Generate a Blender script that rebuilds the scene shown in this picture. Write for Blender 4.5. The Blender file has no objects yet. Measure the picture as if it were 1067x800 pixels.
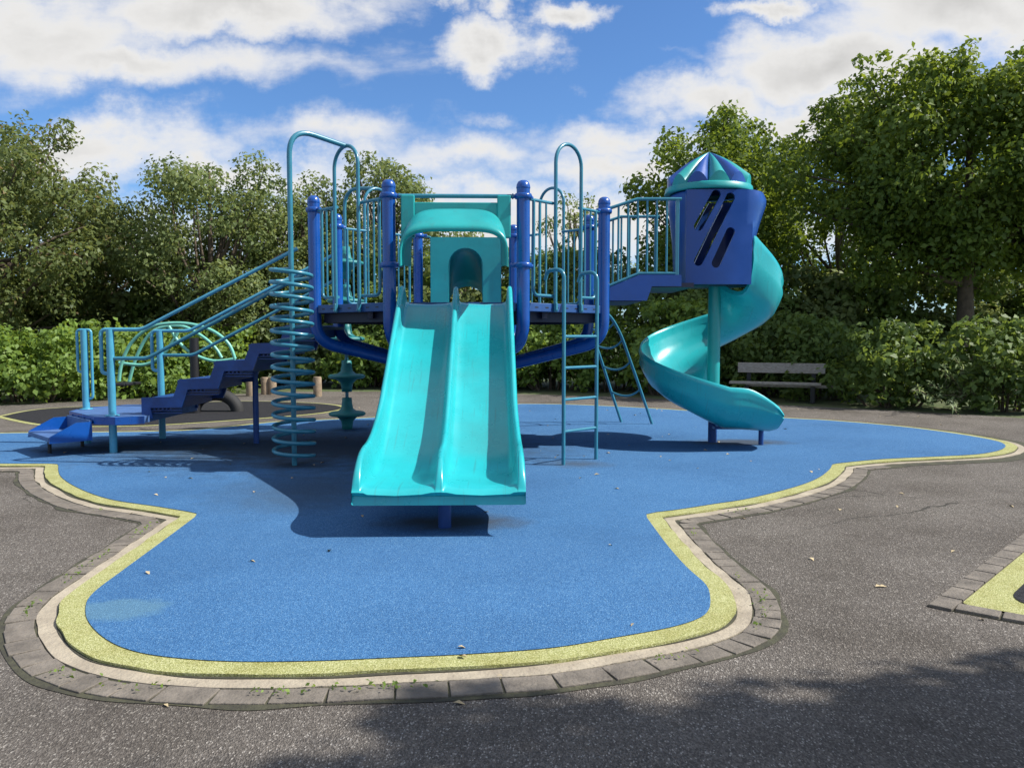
import bpy, bmesh, math, random
import numpy as np
from mathutils import Vector, Matrix, noise as mnoise
random.seed(7); rng = np.random.default_rng(7)
PI = math.pi
scn = bpy.context.scene
COL = bpy.context.scene.collection

# ------------------------------------------------------------------ camera
F = 830.0; HOR = 348.0; CZ = 1.35
PITCH = math.atan((400-HOR)/F)
cam_d = bpy.data.cameras.new('camera'); cam = bpy.data.objects.new('camera', cam_d); COL.objects.link(cam)
cam_d.sensor_width = 36; cam_d.lens = 36*F/1067.0; cam_d.clip_end = 2000; cam_d.clip_start = 0.05
cam.location = (0, 0, CZ); cam.rotation_euler = (PI/2-PITCH, 0, 0)
scn.camera = cam

def ray(px, py):
    a = (px-533.5)/F; b = -(py-400)/F
    c, s = math.cos(PITCH), math.sin(PITCH)
    return Vector((a, c + b*s, -s + b*c))
def G(px, py, z=0.0):
    r = ray(px, py); t = (z-CZ)/r.z
    return Vector((r.x*t, r.y*t, z))
def P(px, py, Y):
    r = ray(px, py); t = Y/r.y
    return Vector((r.x*t, Y, CZ+r.z*t))

# ------------------------------------------------------------------ materials
def mat(name, base, rough=0.5, var=0.0, vscale=4.0, bump=0.0, bscale=60.0, metallic=0.0, spec=0.5, coat=0.0, base2=None, rvar=0.0):
    m = bpy.data.materials.new(name); m.use_nodes = True
    nt = m.node_tree; N = nt.nodes; Lk = nt.links
    b = N['Principled BSDF']
    b.inputs['Roughness'].default_value = rough
    b.inputs['Metallic'].default_value = metallic
    b.inputs['Specular IOR Level'].default_value = spec
    if coat: b.inputs['Coat Weight'].default_value = coat; b.inputs['Coat Roughness'].default_value = .12
    tc = N.new('ShaderNodeTexCoord')
    if var > 0 or base2:
        n = N.new('ShaderNodeTexNoise'); n.inputs['Scale'].default_value = vscale; n.inputs['Detail'].default_value = 6; n.inputs['Roughness'].default_value = .65
        Lk.new(tc.outputs['Object'], n.inputs['Vector'])
        mx = N.new('ShaderNodeMix'); mx.data_type = 'RGBA'
        mr = N.new('ShaderNodeMapRange'); mr.inputs['From Min'].default_value = .3; mr.inputs['From Max'].default_value = .7
        Lk.new(n.outputs['Fac'], mr.inputs['Value']); Lk.new(mr.outputs[0], mx.inputs['Factor'])
        c1 = tuple(x*(1-var) for x in base); c2 = base2 or tuple(min(1, x*(1+var)) for x in base)
        mx.inputs['A'].default_value = (*c1, 1); mx.inputs['B'].default_value = (*c2, 1)
        Lk.new(mx.outputs['Result'], b.inputs['Base Color'])
        if rvar:
            m2 = N.new('ShaderNodeMapRange'); m2.inputs['From Min'].default_value = .3; m2.inputs['From Max'].default_value = .7
            m2.inputs['To Min'].default_value = rough-rvar; m2.inputs['To Max'].default_value = rough+rvar
            Lk.new(n.outputs['Fac'], m2.inputs['Value']); Lk.new(m2.outputs[0], b.inputs['Roughness'])
    else:
        b.inputs['Base Color'].default_value = (*base, 1)
    if bump > 0:
        n2 = N.new('ShaderNodeTexNoise'); n2.inputs['Scale'].default_value = bscale; n2.inputs['Detail'].default_value = 4
        Lk.new(tc.outputs['Object'], n2.inputs['Vector'])
        bp = N.new('ShaderNodeBump'); bp.inputs['Strength'].default_value = bump; bp.inputs['Distance'].default_value = .01
        Lk.new(n2.outputs['Fac'], bp.inputs['Height']); Lk.new(bp.outputs[0], b.inputs['Normal'])
    return m

def granule(name, cols, scale, rough=.9, sy=1.0, patch=None, pscale=1.2, bump=.5, extra=None):
    """cols: list of (pos, rgb) on a voronoi cell random; patch: (rgb multiply colour, amount)"""
    m = bpy.data.materials.new(name); m.use_nodes = True
    nt = m.node_tree; N = nt.nodes; Lk = nt.links; b = N['Principled BSDF']
    b.inputs['Roughness'].default_value = rough; b.inputs['Specular IOR Level'].default_value = .25
    tc = N.new('ShaderNodeTexCoord')
    v = N.new('ShaderNodeTexVoronoi'); v.inputs['Scale'].default_value = scale
    mpv = N.new('ShaderNodeMapping'); mpv.inputs['Scale'].default_value = (1, sy, 1); Lk.new(tc.outputs['Object'], mpv.inputs[0]); Lk.new(mpv.outputs[0], v.inputs['Vector'])
    sep = N.new('ShaderNodeSeparateColor'); Lk.new(v.outputs['Color'], sep.inputs[0])
    cr = N.new('ShaderNodeValToRGB'); cr.color_ramp.interpolation = 'CONSTANT'
    e = cr.color_ramp.elements
    e[0].position = cols[0][0]; e[0].color = (*cols[0][1], 1)
    e[1].position = cols[1][0]; e[1].color = (*cols[1][1], 1)
    for p, c in cols[2:]:
        q = e.new(p); q.color = (*c, 1)
    Lk.new(sep.outputs[0], cr.inputs[0])
    out = cr.outputs[0]
    if patch:
        n = N.new('ShaderNodeTexNoise'); n.inputs['Scale'].default_value = pscale; n.inputs['Detail'].default_value = 7; n.inputs['Roughness'].default_value = .6
        Lk.new(tc.outputs['Object'], n.inputs['Vector'])
        mr = N.new('ShaderNodeMapRange'); mr.inputs['From Min'].default_value = .42; mr.inputs['From Max'].default_value = .68; mr.inputs['To Max'].default_value = patch[1]
        Lk.new(n.outputs['Fac'], mr.inputs['Value'])
        mx = N.new('ShaderNodeMix'); mx.data_type = 'RGBA'; mx.blend_type = 'MULTIPLY'
        Lk.new(mr.outputs[0], mx.inputs['Factor']); Lk.new(out, mx.inputs['A']); mx.inputs['B'].default_value = (*patch[0], 1)
        out = mx.outputs['Result']
    if extra: out = extra(N, Lk, tc, out)
    Lk.new(out, b.inputs['Base Color'])
    bp = N.new('ShaderNodeBump'); bp.inputs['Strength'].default_value = bump; bp.inputs['Distance'].default_value = .006
    Lk.new(v.outputs['Distance'], bp.inputs['Height']); Lk.new(bp.outputs[0], b.inputs['Normal'])
    return m

M = {}
M['teal'] = mat('turquoise_plastic', (.015, .385, .415), .30, var=.10, vscale=2.2, bump=.12, bscale=14, coat=.25, rvar=.08)
M['teal2'] = mat('turquoise_moulded_plastic', (.012, .31, .31), .36, var=.12, vscale=2.5, bump=.15, bscale=12, rvar=.08)
M['poddy'] = mat('pod_plastic', (.02, .20, .20), .5, var=.15, vscale=4)
M['blue'] = mat('royal_blue_paint', (.003, .068, .31), .30, var=.10, vscale=5, bump=.05, bscale=30, coat=.35, rvar=.07)
M['navy'] = mat('navy_coated_steel', (.004, .045, .20), .42, var=.25, vscale=6, bump=.1, bscale=40)
M['fascia'] = mat('faded_blue_steel', (.018, .07, .22), .45, var=.2, vscale=8)
M['platform'] = mat('worn_blue_coating', (.06, .13, .30), .6, var=.2, vscale=9)
M['under'] = mat('dark_deck_coating', (.012, .016, .04), .6)
M['purple'] = mat('blue_moulded_plastic', (.003, .058, .28), .36, var=.12, vscale=3, bump=.12, bscale=14, coat=.15, rvar=.07)
M['rail'] = mat('steel_blue_rail_paint', (.030, .19, .27), .32, var=.12, vscale=9, coat=.3)
M['railL'] = mat('light_blue_rail_paint', (.065, .31, .45), .32, var=.1, vscale=9, coat=.3)
M['mint'] = mat('mint_paint', (.16, .48, .38), .35, var=.1, vscale=6)
M['black'] = mat('black_steel', (.012, .012, .014), .5, var=.2)
M['bolt'] = mat('bolt_metal', (.5, .5, .5), .35, metallic=.9)
M['tyre'] = mat('tyre_rubber', (.02, .02, .02), .75, bump=.3, bscale=40)
M['bark'] = mat('bark', (.10, .075, .052), .9, var=.4, vscale=7, bump=1.0, bscale=24)
M['log'] = mat('weathered_log', (.24, .18, .12), .85, var=.3, vscale=9, bump=.6, bscale=30)
M['concrete'] = mat('pale_concrete', (.43, .375, .28), .9, base2=(.26, .22, .165), var=.05, vscale=5, bump=.8, bscale=50)
M['brick'] = mat('grey_paving_brick', (.150, .130, .106), .9, var=.4, vscale=7, bump=.8, bscale=60)
M['joint'] = mat('joint_dirt', (.045, .040, .032), .95, var=.4, vscale=9, base2=(.075, .075, .04), bump=.8)
M['soil'] = mat('grassy_soil', (.10, .085, .045), .95, var=.3, vscale=3, base2=(.07, .12, .03), bump=.6, bscale=20)
M['dryleaf'] = mat('dry_leaf', (.42, .34, .2), .8, var=.35, vscale=3)

def wood_mat():
    m = bpy.data.materials.new('grey_weathered_wood'); m.use_nodes = True
    nt = m.node_tree; N = nt.nodes; Lk = nt.links; b = N['Principled BSDF']; b.inputs['Roughness'].default_value = .8
    tc = N.new('ShaderNodeTexCoord'); mp = N.new('ShaderNodeMapping'); mp.inputs['Scale'].default_value = (2, 30, 60)
    n = N.new('ShaderNodeTexNoise'); n.inputs['Scale'].default_value = 1.5; n.inputs['Detail'].default_value = 8
    cr = N.new('ShaderNodeValToRGB'); cr.color_ramp.elements[0].position = .3; cr.color_ramp.elements[1].position = .75
    cr.color_ramp.elements[0].color = (.20, .18, .155, 1); cr.color_ramp.elements[1].color = (.48, .44, .38, 1)
    Lk.new(tc.outputs['Object'], mp.inputs[0]); Lk.new(mp.outputs[0], n.inputs['Vector']); Lk.new(n.outputs['Fac'], cr.inputs[0]); Lk.new(cr.outputs[0], b.inputs['Base Color'])
    return m
M['wood'] = wood_mat()

def leaf_mat(name, c1, c2, trans=.42, c3=None):
    m = bpy.data.materials.new(name); m.use_nodes = True
    nt = m.node_tree; N = nt.nodes; Lk = nt.links
    for n in list(N): N.remove(n)
    out = N.new('ShaderNodeOutputMaterial')
    at = N.new('ShaderNodeAttribute'); at.attribute_name = 'leafrand'
    cr = N.new('ShaderNodeValToRGB'); cr.color_ramp.elements[0].color = (*c1, 1); cr.color_ramp.elements[1].color = (*c2, 1)
    if c3:
        q = cr.color_ramp.elements.new(.94); q.color = (*c2, 1); cr.color_ramp.elements[-1].color = (*c3, 1)
    Lk.new(at.outputs['Fac'], cr.inputs[0])
    p = N.new('ShaderNodeBsdfPrincipled'); p.inputs['Roughness'].default_value = .55; p.inputs['Specular IOR Level'].default_value = .35
    t = N.new('ShaderNodeBsdfTranslucent')
    hs = N.new('ShaderNodeHueSaturation'); hs.inputs['Hue'].default_value = .47; hs.inputs['Value'].default_value = 1.6; hs.inputs['Saturation'].default_value = 1.1
    Lk.new(cr.outputs[0], p.inputs['Base Color']); Lk.new(cr.outputs[0], hs.inputs['Color']); Lk.new(hs.outputs[0], t.inputs['Color'])
    mx = N.new('ShaderNodeMixShader'); mx.inputs[0].default_value = trans
    Lk.new(p.outputs[0], mx.inputs[1]); Lk.new(t.outputs[0], mx.inputs[2]); Lk.new(mx.outputs[0], out.inputs[0])
    return m
M['leafA'] = leaf_mat('field_maple_leaves', (.068, .100, .028), (.180, .225, .072), c3=(.25, .18, .09))
M['leafB'] = leaf_mat('cherry_leaves', (0.079, 0.125, 0.038), (0.218, 0.269, 0.096))
M['leafC'] = leaf_mat('sycamore_leaves', (0.061, 0.113, 0.020), (0.179, 0.256, 0.044))
M['leafD'] = leaf_mat('shrub_leaves', (0.090, 0.160, 0.032), (0.230, 0.346, 0.070))
M['leafE'] = leaf_mat('dark_shrub_leaves', (0.060, 0.108, 0.026), (0.165, 0.245, 0.056))
M['leafW'] = leaf_mat('willow_leaves', (0.090, 0.141, 0.051), (0.256, 0.333, 0.154))

def scuffed(m, sc=(34, .9, 1.2), amt=.6):
    nt = m.node_tree; N = nt.nodes; Lk = nt.links; b = N['Principled BSDF']
    src = b.inputs['Base Color'].links[0].from_socket
    tc = N.new('ShaderNodeTexCoord'); mp = N.new('ShaderNodeMapping'); mp.inputs['Scale'].default_value = sc
    n = N.new('ShaderNodeTexNoise'); n.inputs['Scale'].default_value = 2.0; n.inputs['Detail'].default_value = 3
    Lk.new(tc.outputs['Object'], mp.inputs[0]); Lk.new(mp.outputs[0], n.inputs['Vector'])
    mr = N.new('ShaderNodeMapRange'); mr.inputs['From Min'].default_value = .61; mr.inputs['From Max'].default_value = .70; mr.inputs['To Max'].default_value = amt
    Lk.new(n.outputs['Fac'], mr.inputs['Value'])
    d = N.new('ShaderNodeTexNoise'); d.inputs['Scale'].default_value = 1.6; d.inputs['Detail'].default_value = 7; Lk.new(tc.outputs['Object'], d.inputs['Vector'])
    m2 = N.new('ShaderNodeMapRange'); m2.inputs['From Min'].default_value = .5; m2.inputs['From Max'].default_value = .72; m2.inputs['To Max'].default_value = .30
    Lk.new(d.outputs['Fac'], m2.inputs['Value'])
    a = N.new('ShaderNodeMath'); a.operation = 'MAXIMUM'; Lk.new(mr.outputs[0], a.inputs[0]); Lk.new(m2.outputs[0], a.inputs[1])
    mx = N.new('ShaderNodeMix'); mx.data_type = 'RGBA'; Lk.new(a.outputs[0], mx.inputs['Factor']); Lk.new(src, mx.inputs['A']); mx.inputs['B'].default_value = (.045, .20, .20, 1)
    Lk.new(mx.outputs['Result'], b.inputs['Base Color'])
scuffed(M['teal'], amt=.45); scuffed(M['teal2'], (6, 6, 2), .3)
# ------------------------------------------------------------------ object helpers
def tag(o, label=None, cat=None, group=None, kind=None):
    if label: o['label'] = label
    if cat: o['category'] = cat
    if group: o['group'] = group
    if kind: o['kind'] = kind
    return o
def empty(name, loc, label, cat, group=None, rz=0):
    o = bpy.data.objects.new(name, None); COL.objects.link(o); o.location = loc; o.rotation_euler.z = rz
    return tag(o, label, cat, group)
def link(name, me, m, parent=None, smooth=None):
    me.materials.clear()
    for mm in (m if isinstance(m, (list, tuple)) else [m]): me.materials.append(mm)
    o = bpy.data.objects.new(name, me); COL.objects.link(o)
    if parent is not None:
        o.parent = parent
        if parent.type == 'EMPTY': o.matrix_parent_inverse = Matrix.LocRotScale(parent.location, parent.rotation_euler, None).inverted()
    return o
class MB:
    """collects shapes into one mesh"""
    def __init__(s): s.v = []; s.f = []; s.sm = []; s.mi = []
    def add(s, vs, fs, smooth=True, mi=0):
        k = len(s.v); s.v += [tuple(v) for v in vs]
        for f in fs: s.f.append(tuple(i+k for i in f)); s.sm.append(smooth); s.mi.append(mi)
        return s
    def box(s, c, size, rz=0, smooth=False, bevel=0.0, R=None, mi=0):
        hx, hy, hz = size[0]/2, size[1]/2, size[2]/2
        R = R or Matrix.Rotation(rz, 3, 'Z'); c = Vector(c)
        if bevel <= 0:
            vs = [c + R @ Vector((x*hx, y*hy, z*hz)) for x in (-1, 1) for y in (-1, 1) for z in (-1, 1)]
            fs = [(0, 1, 3, 2), (4, 6, 7, 5), (0, 4, 5, 1), (2, 3, 7, 6), (0, 2, 6, 4), (1, 5, 7, 3)]
            return s.add(vs, fs, smooth, mi)
        bm = bmesh.new(); bmesh.ops.create_cube(bm, size=1)
        for v in bm.verts: v.co = Vector((v.co.x*size[0], v.co.y*size[1], v.co.z*size[2]))
        bmesh.ops.bevel(bm, geom=bm.edges[:], offset=min(bevel, min(size)*.45), segments=2, affect='EDGES', profile=.5)
        bm.verts.index_update()
        vs = [c + R @ v.co for v in bm.verts]; fs = [tuple(v.index for v in f.verts) for f in bm.faces]; bm.free()
        return s.add(vs, fs, smooth, mi)
    def tube(s, pts, r, n=10, caps=True, closed=False, smooth=True, flat=None):
        pts = [Vector(p) for p in pts]; m = len(pts)
        rs = r if isinstance(r, (list, tuple)) else [r]*m
        tans = []
        for i in range(m):
            if closed: t = pts[(i+1) % m]-pts[i-1]
            else: t = pts[min(i+1, m-1)]-pts[max(i-1, 0)]
            tans.append(t.normalized())
        up = Vector((0, 0, 1)) if abs(tans[0].z) < .9 else Vector((1, 0, 0))
        nrm = (up - tans[0]*up.dot(tans[0])).normalized()
        vs = []
        for i in range(m):
            t = tans[i]
            nrm = (nrm - t*nrm.dot(t)).normalized(); bn = t.cross(nrm)
            for k in range(n):
                a = 2*PI*k/n; vs.append(pts[i] + (nrm*math.cos(a) + bn*math.sin(a))*rs[i])
        fs = []
        for i in range(m if closed else m-1):
            j = (i+1) % m
            for k in range(n): fs.append((i*n+k, i*n+(k+1) % n, j*n+(k+1) % n, j*n+k))
        s.add(vs, fs, smooth)
        if caps and not closed:
            s.add([vs[k] for k in range(n)], [tuple(reversed(range(n)))], False)
            s.add([vs[(m-1)*n+k] for k in range(n)], [tuple(range(n))], False)
        return s
    def lathe(s, prof, c, n=24, smooth=True):
        c = Vector(c); vs = []
        for r, z in prof:
            for k in range(n):
                a = 2*PI*k/n; vs.append(c + Vector((r*math.cos(a), r*math.sin(a), z)))
        fs = [(i*n+k, i*n+(k+1) % n, (i+1)*n+(k+1) % n, (i+1)*n+k) for i in range(len(prof)-1) for k in range(n)]
        return s.add(vs, fs, smooth)
    def grid(s, rows, smooth=True, close_u=False, mi=0):
        n = len(rows[0]); vs = [v for r in rows for v in r]
        fs = []
        for i in range(len(rows)-1):
            for k in range(n if close_u else n-1):
                fs.append((i*n+k, i*n+(k+1) % n, (i+1)*n+(k+1) % n, (i+1)*n+k))
        return s.add(vs, fs, smooth, mi)
    def mesh(s, name):
        me = bpy.data.meshes.new(name); me.from_pydata([tuple(v) for v in s.v], [], s.f)
        me.polygons.foreach_set('use_smooth', s.sm); me.polygons.foreach_set('material_index', s.mi)
        me.update()
        bm = bmesh.new(); bm.from_mesh(me); bmesh.ops.recalc_face_normals(bm, faces=bm.faces); bm.to_mesh(me); bm.free()
        return me
    def build(s, name, m, parent=None, **k):
        me = s.mesh(name); o = link(name, me, m, parent)
        if isinstance(m, (list, tuple)): me.polygons.foreach_set('material_index', s.mi); me.update()
        return o
def sharp(me, ang=40):
    me.update()
    try: me.set_sharp_from_angle(angle=math.radians(ang))
    except Exception: pass
def extrude_poly(pts2, fn, thick_vec):
    """closed polygon -> prism; fn maps 2D to 3D"""
    a = [fn(*p) for p in pts2]; b = [p+thick_vec for p in a]; n = len(a)
    bm = bmesh.new(); va = [bm.verts.new(p) for p in a]; vb = [bm.verts.new(p) for p in b]
    f1 = bm.faces.new(va); f2 = bm.faces.new(list(reversed(vb))); f1.normal_update(); f2.normal_update()
    for i in range(n): bm.faces.new((va[i], va[(i+1) % n], vb[(i+1) % n], vb[i]))
    bmesh.ops.triangulate(bm, faces=[f1, f2]); bmesh.ops.recalc_face_normals(bm, faces=bm.faces)
    me = bpy.data.meshes.new('poly'); bm.to_mesh(me); bm.free(); return me
def fillet(pts, r, n=6):
    pts = [Vector(p) for p in pts]; out = [pts[0]]
    for i in range(1, len(pts)-1):
        a, b, c = pts[i-1], pts[i], pts[i+1]
        d1 = (a-b); d2 = (c-b); l = min(r, d1.length*.49, d2.length*.49)
        p0 = b+d1.normalized()*l; p2 = b+d2.normalized()*l
        for k in range(n+1):
            t = k/n; out.append(p0*(1-t)**2 + b*2*t*(1-t) + p2*t*t)
    out.append(pts[-1]); return out
def catmull(pts, sub=6, closed=False):
    pts = [Vector(p) for p in pts]; n = len(pts); out = []
    for i in range(n if closed else n-1):
        g = lambda k: pts[k % n] if closed else pts[max(0, min(n-1, k))]
        p0, p1, p2, p3 = g(i-1), g(i), g(i+1), g(i+2)
        for k in range(sub):
            t = k/sub
            out.append(.5*((2*p1)+(p2-p0)*t+(2*p0-5*p1+4*p2-p3)*t*t+(3*p1-p0-3*p2+p3)*t**3))
    if not closed: out.append(pts[-1])
    return out

# ------------------------------------------------------------------ ground
def flat_ngon(name, pts, z, m, kind='structure', thick=0.0):
    bm = bmesh.new(); vs = [bm.verts.new((p[0], p[1], z)) for p in pts]
    f = bm.faces.new(vs); f.normal_update()
    if f.normal.z < 0: f.normal_flip()
    if thick > 0:
        r = bmesh.ops.extrude_face_region(bm, geom=[f])
        # original face becomes lower one
        for v in [g for g in r['geom'] if isinstance(g, bmesh.types.BMVert)]: v.co.z = z
        for v in vs: v.co.z = z-thick
    bmesh.ops.triangulate(bm, faces=[q for q in bm.faces if len(q.verts) > 4]); bmesh.ops.recalc_face_normals(bm, faces=bm.faces)
    me = bpy.data.meshes.new(name); bm.to_mesh(me); bm.free()
    o = link(name, me, m); tag(o, kind=kind); return o

def resample(segs, step=.05):
    """segs: list of lists of points (smooth runs), corners between runs"""
    out = []
    for run in segs:
        c = catmull(run, 10)
        out += c[:-1]
    # even spacing
    P2 = out+[out[0]]; res = []; acc = 0
    for a, b in zip(P2[:-1], P2[1:]):
        d = (b-a).length
        if d < 1e-6: continue
        while acc < d:
            res.append(a.lerp(b, acc/d)); acc += step
        acc -= d
    return res
def offset_poly(pts, off):
    A = np.array([[p.x, p.y] for p in pts])
    T = np.roll(A, -1, 0)-np.roll(A, 1, 0); T /= np.linalg.norm(T, axis=1)[:, None]
    area = .5*np.sum(A[:, 0]*np.roll(A[:, 1], -1)-np.roll(A[:, 0], -1)*A[:, 1])
    Nn = np.stack([T[:, 1], -T[:, 0]], 1)*(1 if area > 0 else -1)
    B = A+Nn*off; keep = []
    for i in range(len(B)):
        d = np.min(np.hypot(*(A-B[i]).T))
        if d > abs(off)*.97: keep.append(B[i])
    return [Vector((b[0], b[1], 0)) for b in keep]

g = lambda L_: [G(x, y) for x, y in L_]
runs = [
 g([(-120, 487), (0, 487.6), (46, 487.6)]),
 g([(46, 487.6), (47, 500), (64, 513), (98, 526), (150, 534.5), (187, 541)]),
 g([(187, 541), (149, 568), (106, 598), (68, 626), (58, 647), (64, 666), (85, 685), (119, 698), (170, 705.7), (238, 709.5), (323, 708.7), (400, 705.3),
    (494, 700.6), (587, 693), (662, 680), (719, 668.7), (752, 657.5), (765.5, 646), (767, 631), (760, 614), (737, 594), (715, 571), (690.5, 541)]),
 g([(690.5, 541), (719, 537.5), (756, 531.5), (795, 525), (842, 512.6), (866, 503), (878, 493.6), (881, 487.4)]),
 g([(881, 487.4), (928, 482.7), (994, 479.4), (1032, 477), (1056, 472), (1059.5, 466), (1042, 460), (994, 452), (937, 445), (866, 439), (814, 436), (692, 427), (600, 422.5), (541, 421.5)]),
 g([(541, 421.5), (500, 425), (440, 432), (387, 436), (320, 439), (281, 441), (233, 446), (180, 450), (50, 451.7), (0, 452.5), (-90, 456), (-160, 468), (-120, 487)]),
]
OUT = resample(runs, .05)
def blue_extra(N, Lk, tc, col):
    # a lighter repaired patch in the left corner and brown grit worn in at the slide's exit; deck and slide shadows deepened in the colour
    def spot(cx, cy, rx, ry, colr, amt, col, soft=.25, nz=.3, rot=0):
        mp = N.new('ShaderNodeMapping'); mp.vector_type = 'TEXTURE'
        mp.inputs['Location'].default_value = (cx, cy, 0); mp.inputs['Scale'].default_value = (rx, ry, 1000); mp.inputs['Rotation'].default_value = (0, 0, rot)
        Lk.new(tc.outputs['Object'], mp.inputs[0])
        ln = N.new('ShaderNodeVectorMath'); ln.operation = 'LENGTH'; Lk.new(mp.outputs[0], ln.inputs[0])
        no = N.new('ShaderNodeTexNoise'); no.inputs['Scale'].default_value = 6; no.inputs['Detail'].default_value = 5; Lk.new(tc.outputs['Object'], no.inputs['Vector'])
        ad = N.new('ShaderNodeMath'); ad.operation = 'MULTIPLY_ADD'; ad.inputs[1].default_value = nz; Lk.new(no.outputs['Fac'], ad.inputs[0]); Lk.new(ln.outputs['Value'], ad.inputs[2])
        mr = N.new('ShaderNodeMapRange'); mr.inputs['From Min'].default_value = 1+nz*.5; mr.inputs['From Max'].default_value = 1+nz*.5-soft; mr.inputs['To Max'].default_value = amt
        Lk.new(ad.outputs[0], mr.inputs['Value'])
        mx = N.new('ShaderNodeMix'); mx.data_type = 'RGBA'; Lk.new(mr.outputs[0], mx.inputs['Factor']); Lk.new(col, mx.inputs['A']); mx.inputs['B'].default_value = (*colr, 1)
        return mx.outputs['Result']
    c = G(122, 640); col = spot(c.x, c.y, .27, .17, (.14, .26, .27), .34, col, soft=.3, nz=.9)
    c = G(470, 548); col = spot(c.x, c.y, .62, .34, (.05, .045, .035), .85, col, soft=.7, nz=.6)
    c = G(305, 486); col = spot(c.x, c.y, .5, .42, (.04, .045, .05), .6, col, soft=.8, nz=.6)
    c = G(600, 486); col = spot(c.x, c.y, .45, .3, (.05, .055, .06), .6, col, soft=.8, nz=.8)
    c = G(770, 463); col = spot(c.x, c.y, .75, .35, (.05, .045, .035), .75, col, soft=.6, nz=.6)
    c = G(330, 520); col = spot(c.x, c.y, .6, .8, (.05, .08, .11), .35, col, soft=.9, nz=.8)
    c = G(400, 455); col = spot(c.x-.6, 9.3, 3.4, 2.0, (.026, .031, .036), .8, col, soft=.7, nz=.8)  # worn dirt under the deck, darkened further to deepen the deck's shadow
    c = G(330, 510); col = spot(c.x-.1, c.y, .9, 1.3, (.03, .04, .05), .45, col, soft=.8, nz=.6)  # shade painted into the colour where the slide's shadow falls
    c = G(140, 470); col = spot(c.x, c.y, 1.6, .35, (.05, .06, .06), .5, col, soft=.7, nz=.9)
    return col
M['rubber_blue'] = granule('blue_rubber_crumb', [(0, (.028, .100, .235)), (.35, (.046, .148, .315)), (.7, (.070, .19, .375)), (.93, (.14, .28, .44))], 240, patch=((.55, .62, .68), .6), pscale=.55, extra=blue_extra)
M['rubber_yellow'] = granule('yellow_green_rubber_crumb', [(0, (.27, .28, .10)), (.4, (.385, .385, .165)), (.75, (.49, .49, .26)), (.94, (.18, .18, .07))], 230, patch=((.72, .68, .5), .6), pscale=5)
M['rubber_black'] = granule('black_rubber_crumb', [(0, (.012, .012, .014)), (.6, (.028, .028, .032)), (.94, (.06, .06, .065))], 220)
def crack_extra(N, Lk, tc, col):
    wn = N.new('ShaderNodeTexNoise'); wn.inputs['Scale'].default_value = 3; wn.inputs['Detail'].default_value = 5; Lk.new(tc.outputs['Object'], wn.inputs['Vector'])
    ma = N.new('ShaderNodeVectorMath'); ma.operation = 'MULTIPLY_ADD'; Lk.new(wn.outputs['Color'], ma.inputs[0]); ma.inputs[1].default_value = (.35, .35, 0); Lk.new(tc.outputs['Object'], ma.inputs[2])
    v = N.new('ShaderNodeTexVoronoi'); v.feature = 'DISTANCE_TO_EDGE'; v.inputs['Scale'].default_value = .42; Lk.new(ma.outputs[0], v.inputs['Vector'])
    m1 = N.new('ShaderNodeMapRange'); m1.inputs['From Min'].default_value = .0035; m1.inputs['From Max'].default_value = .0015; Lk.new(v.outputs['Distance'], m1.inputs['Value'])
    n2 = N.new('ShaderNodeTexNoise'); n2.inputs['Scale'].default_value = .5; Lk.new(tc.outputs['Object'], n2.inputs['Vector'])
    m2 = N.new('ShaderNodeMapRange'); m2.inputs['From Min'].default_value = .50; m2.inputs['From Max'].default_value = .60; m2.inputs['To Max'].default_value = .8; Lk.new(n2.outputs['Fac'], m2.inputs['Value'])
    mu = N.new('ShaderNodeMath'); mu.operation = 'MULTIPLY'; Lk.new(m1.outputs[0], mu.inputs[0]); Lk.new(m2.outputs[0], mu.inputs[1])
    mx = N.new('ShaderNodeMix'); mx.data_type = 'RGBA'; Lk.new(mu.outputs[0], mx.inputs['Factor']); Lk.new(col, mx.inputs['A']); mx.inputs['B'].default_value = (.03, .028, .022, 1)
    return mx.outputs['Result']
M['asphalt'] = granule('worn_asphalt', [(0, (.092, .081, .070)), (.30, (.130, .115, .099)), (.62, (.172, .154, .134)), (.86, (.080, .071, .061)), (.94, (.33, .305, .27))], 210, sy=.55, patch=((.50, .48, .45), .75), pscale=.9, bump=.8, extra=crack_extra)

S = 300
ground = MB(); n = 4
ground.grid([[Vector((-S, -30, -.012)), Vector((S, -30, -.012))], [Vector((-S, 500, -.012)), Vector((S, 500, -.012))]], smooth=False)
tag(ground.build('ground', M['soil']), kind='structure')
asph = [G(-700, 424), G(-100, 425), G(0, 422.5), G(120, 416.5), G(230, 411.5), G(300, 408), G(420, 408), G(520, 410), G(640, 413), G(760, 419.5), G(900, 426), G(1010, 432), G(1100, 438), G(1500, 452)]
asph = [Vector((-30, 12, 0)), Vector((-30, -10, 0)), Vector((25, -10, 0)), Vector((25, 11, 0))] + list(reversed(asph))
flat_ngon('asphalt_paving', asph, 0.0, M['asphalt'])
flat_ngon('brick_bed', [Vector((p.x+.035*mnoise.noise(p*3), p.y+.035*mnoise.noise(p*3+Vector((7, 3, 0))), 0)) for p in offset_poly(OUT, .232)], .003, M['joint'])
co = offset_poly(OUT, .075)
flat_ngon('concrete_kerb', [Vector((p.x+.012*mnoise.noise(p*6), p.y+.012*mnoise.noise(p*6+Vector((9, 9, 0))), 0)) for p in co], .009, M['concrete'], thick=.009)
yo = [Vector((p.x, p.y, 0)) + Vector((mnoise.noise(p*5), mnoise.noise(p*5+Vector((5, 5, 5))), 0))*.012 for p in offset_poly(OUT, -.008)]
gap = [Vector((p.x, p.y, 0)) + Vector((mnoise.noise(p*2.3+Vector((3, 1, 0))), mnoise.noise(p*2.3), 0))*.022 for p in offset_poly(OUT, .004)]
flat_ngon('kerb_gap', gap, .0125, M['joint'])
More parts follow.
